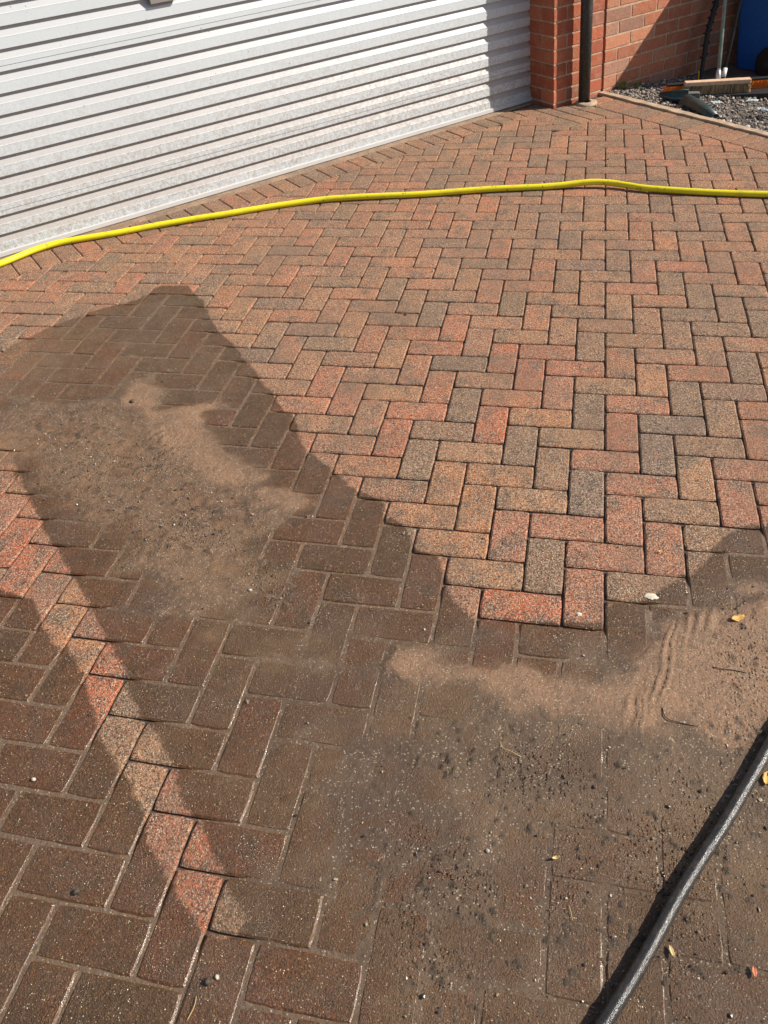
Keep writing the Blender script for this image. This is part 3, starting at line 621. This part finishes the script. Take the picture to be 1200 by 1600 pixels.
# ================================================================== BRICKWORK
def brickwork(name, label, cat, panels, parent=None):
    """panels: list of (kind, fixed, a0, a1, offset fn) ; bricks stand 3 mm proud of the mortar"""
    v = []; f = []; tn = []; mi = []
    R_ = random.Random(len(name)*13)
    def quadbox(P8, t, mat_i):
        b = len(v); v.extend(P8); tn.extend([t]*8)
        for q in [(0, 1, 3, 2), (4, 6, 7, 5), (0, 4, 5, 1), (2, 3, 7, 6), (0, 2, 6, 4), (1, 5, 7, 3)]:
            f.append(tuple(i+b for i in q)); mi.append(mat_i)
    for (s0, s1, d0, d1, h0, h1) in panels['mortar']:
        quadbox([W(a, b, c) for a in (s0, s1) for b in (d0, d1) for c in (h0, h1)], (0, 0, 0, 0), 1)
    for (s0, s1, d0, d1, h0, h1) in panels['bricks']:
        r = R_.random()
        c = (0.47, 0.135, 0.058) if r < 0.4 else (0.42, 0.120, 0.055) if r < 0.65 else (0.50, 0.170, 0.080) if r < 0.85 else (0.37, 0.155, 0.090)
        k = R_.uniform(0.84, 1.14); lf = (0.88, 0.80, 0.82) if 'pier' in name else (0.95, 1.12, 1.28)
        t = (c[0]*k*lf[0], c[1]*k*lf[1], c[2]*k*lf[2], R_.random())
        j = lambda: R_.uniform(-.0016, .0016)
        s0, s1, h0, h1 = s0+j(), s1+j(), h0+j(), h1+j(); e = 0.002
        # chamfered brick: 8 outer corners pulled, plus a raised face ring
        b = len(v)
        o = [(s0, s1), (d0, d1), (h0, h1)]
        quadbox([W(a, bb, cc) for a in (s0+e, s1-e) for bb in (d0+e, d1) for cc in (h0+e, h1-e)], t, 0)
        dd = d1-0.0022
        quadbox([W(a, bb, cc) for a in (s0, s1) for bb in (d0, dd) for cc in (h0, h1)], t, 0)
    o = mesh(name, v, f, [M_BRICK, M_MORTAR], parent)
    o.data.polygons.foreach_set('material_index', mi); cattr(o.data, 'tone', tn)
    return tag(o, label, cat)
CO = 0.0727; HB = 0.0245; JT = 0.0098; ST = 0.2185; DF = 0.200
def courses(hmax):
    k = -2; out = []
    while HB+CO*k < hmax: out.append((k, HB+CO*k, HB+CO*(k+1)-JT)); k += 1
    return out
HT = 2.25
bricks = []
for k, h0, h1 in courses(HT):                            # pier front and its return to the door
    h0 = max(h0, -0.03)
    if h1 < 0.0: continue
    if k % 2 == 0:
        bricks += [(3.345, 3.4465, 0.0955, DF, h0, h1)]
        bricks += [(3.345, 3.4465, -0.15, 0.087, h0, h1), (3.455, 3.568, 0.05, DF, h0, h1), (3.5765, 3.748, 0.05, DF, h0, h1)]
    else:
        bricks += [(3.345, 3.558, -0.01, DF, h0, h1), (3.345, 3.4465, -0.2, -0.018, h0, h1), (3.5665, 3.748, 0.05, DF, h0, h1)]
pier = brickwork('brick_pier', 'orange red brick pier with drainpipe in front, at right edge of the white garage door', 'brick pier',
    dict(mortar=[(3.3485, 3.744, -0.25, DF-0.0028, -0.03, HT)], bricks=bricks))
bricks = []
for k, h0, h1 in courses(HT):                            # the long wall behind the gravel
    if h1 < -0.12: continue
    h0 = max(h0, -0.13)
    off = 3.766-(ST/2-0.004 if k % 2 == 0 else 0.0)
    s_ = off
    while s_ < 8.2:
        a_, b_ = max(s_, 3.766), min(s_+ST-JT, 8.2)
        if b_-a_ > 0.02: bricks.append((a_, b_, 0.10, DF, h0, h1))
        s_ += ST
wall = brickwork('brick_wall', 'long red brick wall standing behind the gravel, brooms and blue bin', 'brick wall',
    dict(mortar=[(3.768, 8.2, -0.1, DF-0.0028, -0.14, HT)], bricks=bricks))
mb = MB(); mb.box((3.757, 0.15, 1.1), (0.0055, 0.035, 1.13), W); tag(mb.build('movement_joint', M_BLACK), 'dark vertical movement joint between the brick pier and the long wall', 'wall joint')
# far pier and lintel, outside the frame, so that the opening is closed
bricks = []
for k, h0, h1 in courses(HT):
    h0 = max(h0, -0.03)
    if h1 < 0: continue
    s_ = -1.45 if k % 2 else -1.34
    while s_ < -1.0: bricks.append((max(s_, -1.45), min(s_+ST-JT, -1.012), -0.1, DF, h0, h1)); s_ += ST
brickwork('brick_pier', 'brick pier at the far left end of the white garage door', 'brick pier', dict(mortar=[(-1.447, -1.016, -0.2, DF-0.0028, -0.03, HT)], bricks=[b for b in bricks if b[1]-b[0] > .02]))

# ================================================================== DOWNPIPE
pr_ = 0.0350
dp = empty('downpipe', W(3.536, 0.266, 0), 'black round drainpipe running down the brick pier into a pale collar', 'drainpipe')
mb = MB(); mb.tube([W(3.536, 0.266, h_) for h_ in (-0.02, 0.5, 1.2, 2.2)], pr_, 32, True); mb.build('pipe', M_PIPE, dp, True)
mb = MB(); v = []; f = []; nn = 28
for z_, r_ in ((0.0, 0.068), (0.008, 0.066), (0.012, 0.052), (0.013, 0.03)):
    for i in range(nn):
        a_ = 6.2832*i/nn; rr = r_*(1+0.05*math.sin(3*a_+1)); p = W(3.54+rr*math.cos(a_), 0.282+rr*math.sin(a_), z_); v.append(p)
for j in range(3):
    for i in range(nn): f.append((j*nn+i, j*nn+(i+1) % nn, (j+1)*nn+(i+1) % nn, (j+1)*nn+i))
mb.add(v, f); mb.build('collar', M_CONC, dp, True)
for hh_ in (0.95,):
    mb = MB(); mb.tube([W(3.536, 0.266, hh_-.02), W(3.536, 0.266, hh_+.02)], pr_+0.004, 24); mb.box((3.536, 0.216, hh_), (0.02, 0.02, 0.018), W); mb.build('pipe_clip', M_PIPE, dp)

# ================================================================== KERB AND GRAVEL
v = []; f = []; ds = np.arange(0.20, 5.6, 0.04)
prof_k = [(3.7255, -0.03), (3.7255, 0.006), (3.729, 0.010), (3.768, 0.012), (3.775, 0.007), (3.776, -0.04)]
for d_ in ds:
    w1 = RNG.uniform(-.002, .002)+0.004*math.sin(d_*2.1)
    for s_, z_ in prof_k: v.append(W(s_+w1*(s_ > 3.73), d_, z_+(RNG.uniform(-.0015, .0015) if z_ > 0 else 0)))
for i in range(len(ds)-1):
    for j in range(5): f.append((i*6+j, i*6+j+1, (i+1)*6+j+1, (i+1)*6+j))
f.append(tuple(range(6))[::-1])
tag(mesh('concrete_edging', v, f, M_CONC, smooth=False), 'narrow pale concrete edging strip between the paving and the gravel', 'edging')
# bed under the gravel
gv = []; gf = []; sg = np.linspace(3.776, 8.2, 60); dg = np.linspace(0.2, 5.5, 70)
SG, DG = np.meshgrid(sg, dg); hz = -0.016+0.016*fbm(SG*3, DG*3, 5)-0.072*sstep((SG-3.78)/1.15)
PP = WA(np.c_[SG.ravel(), DG.ravel(), hz.ravel()*0]); PP[:, 2] = hz.ravel()
i2 = np.arange(len(PP)).reshape(70, 60); gf = np.stack([i2[:-1, :-1], i2[1:, :-1], i2[1:, 1:], i2[:-1, 1:]], -1).reshape(-1, 4).tolist()
tag(mesh('gravel_bed', PP, gf, M_BEDG, smooth=True), kind='structure')
n = 15000; s_ = 3.79+3.4*RNG.random(n)**1.3; d_ = 0.21+3.6*RNG.random(n)**1.35
hz = -0.016+0.016*fbm(s_*3, d_*3, 5)-0.072*sstep((s_-3.78)/1.15)
PP = WA(np.c_[s_, d_, s_*0]); PP[:, 2] = hz+RNG.random(n)*0.008
u_ = RNG.random(n); pal = np.array([(0.34, 0.29, 0.24), (0.21, 0.18, 0.155), (0.46, 0.40, 0.34), (0.62, 0.58, 0.52), (0.29, 0.21, 0.16), (0.12, 0.105, 0.095)])
ci = np.select([u_ < .3, u_ < .5, u_ < .68, u_ < .78, u_ < .9], [0, 1, 2, 3, 4], 5)
gr = stones('gravel', PP, 0.0055+0.007*RNG.random(n)**2, pal[ci]*RNG.uniform(.5, 1.0, (n, 1)), M_STONE, 1, 0.7, 0.5, 0.22)
tag(gr, 'small brown and grey gravel filling the bed beyond the edging strip', 'gravel', kind='stuff')

# ================================================================== HOSES
pts = spline([(x_, y_, 0.0158) for x_, y_ in YH], 0.02)
pts = [(p[0], p[1], p[2]+0.010*math.exp(-((p[0]+0.06)/0.14)**2)+0.0012*math.sin(p[0]*9)) for p in pts]
mb = MB(); mb.tube(pts, 0.0142, 16); tag(mb.build('garden_hose', M_YEL, None, True), 'bright yellow hose lying across the dry paving in front of the garage door', 'hose')
pts = spline([(x_, y_, 0.0136) for x_, y_ in BH], 0.012)
mb = MB(); mb.tube([(p[0], p[1], p[2]+0.0004*math.sin(i*.21)) for i, p in enumerate(pts)], 0.0123, 28)
tag(mb.build('pressure_hose', M_BH, None, True), 'black rubber hose crossing the wet bottom right corner of the paving', 'hose')

# ================================================================== BROOMS, TOOLS AND BIN ON THE GRAVEL
def bristles(name, p0, p1, across, drop, depth, n, cols, parent, lean=0.0, thick=0.0014, seed=3, splay=0.008):
    R_ = random.Random(seed); v = []; f = []; tn = []
    p0, p1, across = Vector(p0), Vector(p1), Vector(across).normalized()
    ax_ = (p1-p0).normalized()
    for i in range(n):
        b = p0.lerp(p1, R_.random())+across*R_.uniform(-depth, depth)
        sp = (b-p0).dot(ax_)/(p1-p0).length-0.5
        e = b+Vector((0, 0, -drop*R_.uniform(.88, 1.05)))+ax_*(lean+sp*0.03+R_.uniform(-splay, splay))+across*R_.uniform(-splay, splay)
        c = R_.choice(cols); k = len(v); t = thick*R_.uniform(.7, 1.3)
        for q, tt in ((b, t), (e, t*0.8)):
            v += [q+ax_*tt, q+across*tt, q-ax_*tt, q-across*tt]
        tn += [(*c, 1)]*8
        f += [(k, k+1, k+5, k+4), (k+1, k+2, k+6, k+5), (k+2, k+3, k+7, k+6), (k+3, k, k+4, k+7), (k+4, k+5, k+6, k+7)]
    o = mesh(name, v, f, M_BRIS, parent); cattr(o.data, 'tone', tn); return o
def at_(s, d, z): p = W(s, d, 0); return Vector((p[0], p[1], z))
def stock(name, a, b, across, wid, hgt, m, parent, bev=0.004):
    a, b, ac = Vector(a), Vector(b), Vector(across).normalized(); up = (b-a).cross(ac).normalized()
    if up.z < 0: up = -up
    v = [p+ac*i*wid+up*j*hgt for p in (a, b) for i in (-1, 1) for j in (-1, 1)]
    mb = MB(); mb.add(v, [(0, 1, 3, 2), (4, 6, 7, 5), (0, 4, 5, 1), (2, 3, 7, 6), (0, 2, 6, 4), (1, 5, 7, 3)]); return mb.build(name, m, parent, bevel=bev)
# wooden broom
a = at_(4.094, 0.558, 0.045); b = at_(4.399, 0.801, 0.045); ac = (b-a).cross(Vector((0, 0, 1))).normalized()
wb = empty('broom', a.lerp(b, .5), 'wooden headed broom with short brown bristles resting over the orange broom', 'broom')
stock('broom_head', a, b, ac, 0.024, 0.012, M_WOOD, wb)
bristles('bristles', a+Vector((0, 0, -.01)), b+Vector((0, 0, -.01)), ac, 0.055, 0.020, 1700, [(0.40, 0.26, 0.13), (0.52, 0.36, 0.20), (0.20, 0.12, 0.07), (0.62, 0.46, 0.28)], wb, -0.004, 0.0012)
hp0 = Vector(W(4.292, 0.648, 0.055)); hp1 = Vector(W(4.79, 0.215, 0.875)); ax_ = (hp1-hp0).normalized()
mb = MB(); mb.tube([hp0, hp0.lerp(hp1, .5), hp1], 0.0115, 14); mb.build('handle', M_GREENH, wb, True)
mb = MB(); mb.tube([hp0-ax_*.02, hp0+ax_*0.03, hp0+ax_*0.05], [0.017, 0.016, 0.0125], 14); mb.build('socket', M_STEEL, wb, True)
# orange push broom under it
a2 = at_(4.035, 0.470, 0.036); b2 = at_(4.60, 0.860, 0.034)
ob = empty('broom', a2.lerp(b2, .5), 'wide push broom with bright orange bristles, lying behind the wooden broom', 'broom')
ac2 = (b2-a2).cross(Vector((0, 0, 1))).normalized()
stock('broom_head', a2, b2, ac2, 0.018, 0.005, M_BLACK, ob, 0.002)
bristles('bristles', a2+Vector((0, 0, -.008)), b2+Vector((0, 0, -.008)), ac2, 0.070, 0.022, 1500, [(0.95, 0.24, 0.015), (0.90, 0.18, 0.012), (0.98, 0.32, 0.03)], ob, -0.03, 0.0017, 5, 0.004)
kp0 = Vector(W(4.343, 0.647, 0.045)); kp1 = Vector(W(4.96, 0.30, 0.93)); ax_ = (kp1-kp0).normalized()
mb = MB(); mb.tube([kp0, kp1], 0.010, 12); mb.build('handle', M_BLACK, ob, True)
mb = MB(); mb.tube([kp0, kp0+ax_*0.055], 0.014, 12); mb.build('collar', mat('white_collar', (0.62, 0.60, 0.57), .5), ob, True)
# black studded tool
q0 = Vector(W(4.54, 0.32, -0.06)); q1 = Vector(W(4.583, 0.30, 0.214)); q2 = Vector(W(4.671, 0.27, 0.375)); q3 = Vector(W(4.82, 0.215, 0.70))
tl = empty('hedge_trimmer', q0, 'black toothed cutter bar standing against the shaded wall left of the handles', 'garden tool')
mb = MB(); mb.tube([q0, q1, q2, q3], [0.012, 0.016, 0.016, 0.012], 8); mb.build('blade_bar', M_BLACK, tl)
sd2 = Vector(W(1, 0, 0))-Vector(W(0, 0, 0))
for n_, t_ in enumerate(np.linspace(0.25, 0.98, 7)):
    p = (q0.lerp(q1, t_*2) if t_ < .5 else q1.lerp(q2, t_*2-1)); mb = MB()
    mb.tube([p-sd2*0.036, p+sd2*0.036+Vector((0, 0, 0.010))], 0.0062, 6); mb.build('tooth', M_BLACK, tl)
mb = MB(); mb.tube([W(4.40, 0.42, -0.05), W(4.345, 0.457, 0.05)], 0.0032, 8); tag(mb.build('marker_stick', M_YPL), 'thin bright yellow stick poking up behind the broom head', 'stick')
# blue wheelie bin
bn = empty('wheeled_bin', W(5.22, 0.56, -0.08), 'blue plastic wheeled bin standing against the shaded brick wall', 'bin')
def ring(s0, s1, d0, d1, h, r=0.04, n=5):
    out = []
    for cs, cd, a0 in ((s1-r, d1-r, 0), (s0+r, d1-r, 90), (s0+r, d0+r, 180), (s1-r, d0+r, 270)):
        for i in range(n+1): a_ = math.radians(a0+90*i/n); out.append(W(cs+r*math.cos(a_), cd+r*math.sin(a_), h))
    return out
rs = [ring(4.90, 5.42, 0.30, 0.74, -0.05), ring(4.89, 5.44, 0.29, 0.76, 0.05), ring(4.87, 5.50, 0.235, 0.86, 0.820), ring(4.855, 5.515, 0.225, 0.875, 0.825), ring(4.855, 5.515, 0.225, 0.875, 0.880)]
v = []; f = []
for r_ in rs: v += r_
m_ = len(rs[0])
for j in range(len(rs)-1):
    for i in range(m_): f.append((j*m_+i, j*m_+(i+1) % m_, (j+1)*m_+(i+1) % m_, (j+1)*m_+i))
f.append(tuple(range(m_))[::-1]); f.append(tuple((len(rs)-1)*m_+i for i in range(m_)))
mb = MB(); mb.add(v, f); mb.build('body', M_BLUE, bn)
v = ring(4.845, 5.525, 0.215, 0.90, 0.882)+ring(4.85, 5.52, 0.22, 0.89, 0.905)+ring(4.97, 5.45, 0.28, 0.82, 0.930)
f = [(j*m_+i, j*m_+(i+1) % m_, (j+1)*m_+(i+1) % m_, (j+1)*m_+i) for j in range(2) for i in range(m_)]+[tuple(range(m_))[::-1], tuple(2*m_+i for i in range(m_))]
mb = MB(); mb.add(v, f); mb.build('lid', M_BLUE, bn)
for s_ in (4.865, 5.46):
    mb = MB(); cw = Vector(W(s_, 0.60, 0.02)); dr = Vector(A)
    mb.tube([cw-dr*.026, cw-dr*.022, cw+dr*.022, cw+dr*.026], [0.090, 0.1, 0.1, 0.090], 32); wh = mb.build('wheel', M_BLACK, bn, False)
    mb = MB(); mb.tube([cw-dr*.030, cw+dr*.030], 0.03, 18); mb.build('hub', M_PIPE, wh)

mb = MB(); tc = [at_(4.15, 0.60, 0), at_(4.18, 0.68, 0), at_(4.46, 0.92, 0), at_(4.56, 0.86, 0), at_(4.30, 0.60, 0)]
mb.add([Vector((p.x, p.y, z_)) for z_ in (-0.07, -0.018) for p in tc], [(4, 3, 2, 1, 0), (5, 6, 7, 8, 9)]+[(i, (i+1) % 5, (i+1) % 5+5, i+5) for i in range(5)])  # plain black slab that fills the gap under both broom heads
tag(mb.build('broom_support', M_BLACK, None, bevel=0.004), 'low black tray in the shade beneath the two broom heads', 'slab')
# broken plastic gutter pieces
def trough(name, pts, rad, open_dir, m, parent=None, thick=0.003, arc=(-100, 100), n=14):
    P = [Vector(p) for p in pts]; v = []; f = []; mcount = len(P); od = Vector(open_dir).normalized()
    for ri, off in ((0, 0), (1, -thick)):
        for i, p in enumerate(P):
            t = (P[min(i+1, mcount-1)]-P[max(i-1, 0)]).normalized(); y_ = (od-t*od.dot(t)).normalized(); x_ = t.cross(y_)
            r_ = (rad[i] if isinstance(rad, (list, tuple)) else rad)+off
            for k in range(n+1):
                a_ = math.radians(arc[0]+(arc[1]-arc[0])*k/n); v.append(p+x_*math.sin(a_)*r_-y_*math.cos(a_)*r_)
    w_ = n+1; half = mcount*w_
    for i in range(mcount-1):
        for k in range(n):
            q = (i*w_+k, i*w_+k+1, (i+1)*w_+k+1, (i+1)*w_+k); f.append(q); f.append(tuple(x_+half for x_ in q[::-1]))
        f.append((i*w_, (i+1)*w_, (i+1)*w_+half, i*w_+half)); f.append((i*w_+n, i*w_+n+half, (i+1)*w_+n+half, (i+1)*w_+n))
    for i in (0, mcount-1):
        for k in range(n): f.append((i*w_+k, i*w_+k+1, i*w_+k+1+half, i*w_+k+half))
    mb = MB(); mb.add(v, f); return mb.build(name, m, parent, True)
o = trough('gutter_piece', [at_(3.875, 0.555, 0.032), at_(3.915, 0.63, 0.030), at_(3.95, 0.70, 0.034)], [0.014, 0.040, 0.048], (0.2, -0.4, 1), M_SLATE)
tag(o, 'broken dark green plastic gutter end, the left of two pieces by the edging', 'gutter piece')
o = trough('gutter_piece', [at_(3.900, 0.745, 0.012), at_(3.865, 0.85, 0.012), at_(3.825, 0.95, 0.010), at_(3.790, 1.05, 0.004)], [0.046, 0.044, 0.040, 0.026], (0.1, -0.2, -1), M_SLATE, arc=(-88, 88))
tag(o, 'long dark green plastic half pipe lying over the edging, right of the broken gutter end', 'gutter piece')
mb = MB(); mb.box((0, 0, 0), (0.055, 0.022, 0.014)); sb = mb.build('stone_block', M_STONEB, None, bevel=0.003); sb.location = at_(4.065, 0.635, 0.002); sb.rotation_euler = (0.03, 0.02, 0.05)
tag(sb, 'flat dark grey stone lying on the gravel in front of the brooms', 'stone')
def scrap(name, cs, z, seed, label, sx_, sy_, rot):
    R_ = np.random.default_rng(seed); n = 12; g_ = []
    for j in range(n):
        for i in range(n):
            u, v_ = i/(n-1)-.5, j/(n-1)-.5; wv = (0.5+0.5*vnoise(np.array([u*6+seed]), np.array([v_*6.]), seed)[0])
            g_.append((u*sx_*wv, v_*sy_*(0.4+wv*.7), 0.014*vnoise(np.array([u*9.+3]), np.array([v_*9.]), seed+4)[0]))
    f = [(j*n+i, j*n+i+1, (j+1)*n+i+1, (j+1)*n+i) for j in range(n-1) for i in range(n-1)]
    o = mesh(name, g_, f, M_FILM, None, True); o.location = at_(cs[0], cs[1], z); o.rotation_euler = (0, 0, rot)
    so_ = o.modifiers.new('t', 'SOLIDIFY'); so_.thickness = 0.0015
    return tag(o, label, 'plastic scrap')
scrap('plastic_scrap', (3.965, 0.905), 0.022, 5, 'small crumpled pale blue plastic scrap beside the grey stone and half pipe', 0.07, 0.035, 0.4)
scrap('plastic_scrap', (4.03, 1.20), 0.022, 9, 'larger pale blue plastic scrap on the gravel near the right edge', 0.14, 0.03, -0.6)
scrap('plastic_scrap', (4.12, 1.03), 0.022, 13, 'thin pale plastic scrap on the gravel, between the brooms and the larger scrap', 0.08, 0.02, 0.1)
# weed at the foot of the wall
def weed(name, c, n, hgt, label, seed):
    R_ = random.Random(seed); v = []; f = []
    for i in range(n):
        a_ = R_.uniform(0, 6.28); r_ = R_.uniform(0.005, 0.035); h_ = hgt*R_.uniform(.4, 1); b = Vector((0.006*math.cos(a_), 0.006*math.sin(a_), 0))
        e = Vector((r_*math.cos(a_), r_*math.sin(a_), h_)); sd_ = Vector((-math.sin(a_), math.cos(a_), 0))*R_.uniform(.003, .006); md = b.lerp(e, .6)+Vector((0, 0, .004)); k = len(v)
        v += [b, md-sd_, e, md+sd_, ]; f += [(k, k+1, k+2, k+3)]
    o = mesh(name, v, f, M_WEED); o.location = c; return tag(o, label, 'weed')
weed('weed', at_(3.90, 0.235, 0.0), 90, 0.05, 'tiny green weed tuft where the edging meets the brick wall', 2)
weed('weed', at_(3.99, 0.275, 0.0), 60, 0.035, 'low green weed among the gravel at the wall foot, just right of the corner tuft', 6)

# ================================================================== LEAVES, TWIGS, PEBBLES ON THE PAVING
def leaf(c, l, wd, rot, m, label, seed, curl=0.25):
    R_ = random.Random(seed); n = 9; v = []; f = []
    for i in range(n):
        t = i/(n-1); w_ = wd*math.sin(math.pi*min(1, t*0.92+0.04))**0.8*R_.uniform(.7, 1.15)
        for j, q in enumerate((-1, -.5, 0, .5, 1)):
            v.append(((t-.5)*l, q*w_*0.5, curl*l*((t-.5)**2)+abs(q)*wd*0.22*R_.uniform(.6, 1.4)))
    for i in range(n-1):
        for j in range(4): f.append((i*5+j, (i+1)*5+j, (i+1)*5+j+1, i*5+j+1))
    o = mesh('leaf', v, f, m, None, True); o.location = (c[0], c[1], 0.004); o.rotation_euler = (0.1, 0.05, rot)
    so_ = o.modifiers.new('t', 'SOLIDIFY'); so_.thickness = 0.0006
    return tag(o, label, 'leaf', 'dead leaves on the paving')
leaf((0.302, -0.824), 0.034, 0.016, 0.5, M_LEAF, 'torn golden yellow leaf on the tan silt near the right edge', 1)
leaf((0.309, -1.238), 0.030, 0.018, 1.3, M_LEAF, 'pale yellow leaf beside the black hose at the right edge', 2)
leaf((0.111, -1.593), 0.020, 0.007, 1.9, M_STRAW, 'slim straw coloured leaf on the wet paving just right of the black hose', 3)
leaf((0.241, -1.601), 0.018, 0.008, 1.6, M_LEAF2, 'small orange brown leaf at the right edge, below the black hose', 4)
leaf((-0.089, -1.464), 0.015, 0.006, 0.4, M_STRAW, 'tiny curled yellow leaf on the wet paving left of the black hose', 5, 0.9)
leaf((0.138, -0.62), 0.010, 0.006, 0.2, M_LEAF, 'tiny orange leaf on a dry block just above the wet edge', 6)
def twig(pts, r, m, label, cat='twig'):
    mb = MB(); mb.tube(spline(pts, 0.004), r, 6); return tag(mb.build('twig', m, None, True), label, cat)
twig([(-0.213, -1.235, .004), (-0.207, -1.250, .005), (-0.190, -1.256, .007), (-0.168, -1.264, .003)], 0.00060, M_STRAW, 'curved straw coloured stem on the brown silt', 'stem')
twig([(-0.062, -1.545, .003), (-0.058, -1.557, .004), (-0.055, -1.570, .003)], 0.00048, M_STRAW, 'short pale stem on the wet paving left of the black hose', 'stem')
twig([(-0.676, -1.805, .003), (-0.673, -1.82, .005), (-0.678, -1.842, .003)], 0.00060, M_STRAW, 'green yellow stem lying at the bottom edge of the wet paving', 'stem')
twig([(0.232, -0.975, .004), (0.252, -0.979, .006), (0.275, -0.978, .005), (0.303, -0.981, .004)], 0.00096, M_TWIG, 'thin dark twig lying in the tan silt on the right')
twig([(0.120, -1.10, .004), (0.126, -1.125, .005), (0.150, -1.133, .006), (0.19, -1.135, .003)], 0.00108, M_TWIG, 'bent dark twig on the silt, above and left of the black hose')
twig([(0.150, -0.005, .002), (0.158, -0.02, .004), (0.153, -0.045, .003), (0.168, -0.065, .003)], 0.00048, M_TWIG, 'hair thin dark twig on the dry blocks above the silt')
def pebble(c, r, col, label, cat='pebble', name='pebble', fl=0.7, seed=1):
    R_ = np.random.default_rng(seed); v0, f0 = ico(2); n_ = 1+0.18*(R_.random(len(v0))-.5)[:, None]*2
    v1 = v0*n_*np.array([r, r*.8, r*fl]); o = mesh(name, v1, f0.tolist(), col, None, True); o.location = (c[0], c[1], r*fl*0.7); o.rotation_euler = (0, 0, seed)
    return tag(o, label, cat)
M_WSTONE = noisy('white_stone', (0.50, 0.46, 0.39), (0.34, 0.30, 0.25), 200.0, 0.7); M_DCLOD = noisy('dark_clod', (0.03, 0.022, 0.017), (0.07, 0.05, 0.035), 200.0, 0.6)
pebble((-1.181, -1.479), 0.0055, M_WSTONE, 'small off white pebble on a wet block near the left edge', seed=3)
pebble((-0.891, -0.892), 0.0050, M_WSTONE, 'small white stone on the wet paving left of the middle', seed=4)
pebble((-0.704, 0.962), 0.0045, M_WSTONE, 'small white stone on the dry blocks, right of the top of the damp patch', seed=5)
pebble((-0.215, -1.471), 0.0045, M_WSTONE, 'tiny white stone in the wet silt left of the black hose', seed=6)
pebble((-0.972, -1.679), 0.0070, M_DCLOD, 'round dark clod on a wet block near the bottom left corner', 'clod', 'clod', seed=7)
pebble((-0.665, -1.780), 0.0075, M_DCLOD, 'crumbled dark clod with a tiny white stone, near the bottom edge', 'clod', 'clod', seed=8)
pebble((-0.652, -1.770), 0.0045, M_WSTONE, 'tiny white stone touching the crumbled clod at the bottom left', seed=12)
pebble((-1.601, -0.097), 0.0095, M_DCLOD, 'round dark clod at the top of the tan silt patch on the left', 'clod', 'clod', seed=9)
pebble((-0.753, 0.582), 0.0060, M_DCLOD, 'small dark speck of moss on the joint in the middle of the dry blocks', 'clod', 'clod', seed=10)
def splash(c, r, label, seed):
    v = [(0, 0, 0.0022)]; f = []; n_ = 26; R_ = random.Random(seed); ph = [R_.uniform(0, 6.28) for _ in range(4)]
    for k, (q, z_) in enumerate(((.6, 0.0020), (1.0, 0.0003))):
        for i in range(n_):
            a_ = 6.2832*i/n_; rr = r*q*(1+.12*math.sin(2*a_+ph[0])+.10*math.sin(5*a_+ph[1])+.07*math.sin(9*a_+ph[2])); v.append((rr*math.cos(a_)*1.1, rr*math.sin(a_)*.85, z_))
    for i in range(n_): j = (i+1) % n_; f.append((0, 1+i, 1+j)); f.append((1+i, 1+n_+i, 1+n_+j, 1+j))
    o = mesh('mortar_splash', v, f, M_PALE, None, True); o.location = (c[0], c[1], 0.0008); return tag(o, label, 'mortar splash')
splash((0.111, -0.777), 0.0135, 'round off white mortar splash on the joint at the wet edge, right of the middle', 3)
splash((-0.060, -0.858), 0.0065, 'faint smaller pale splash on a block near the wet edge', 5)
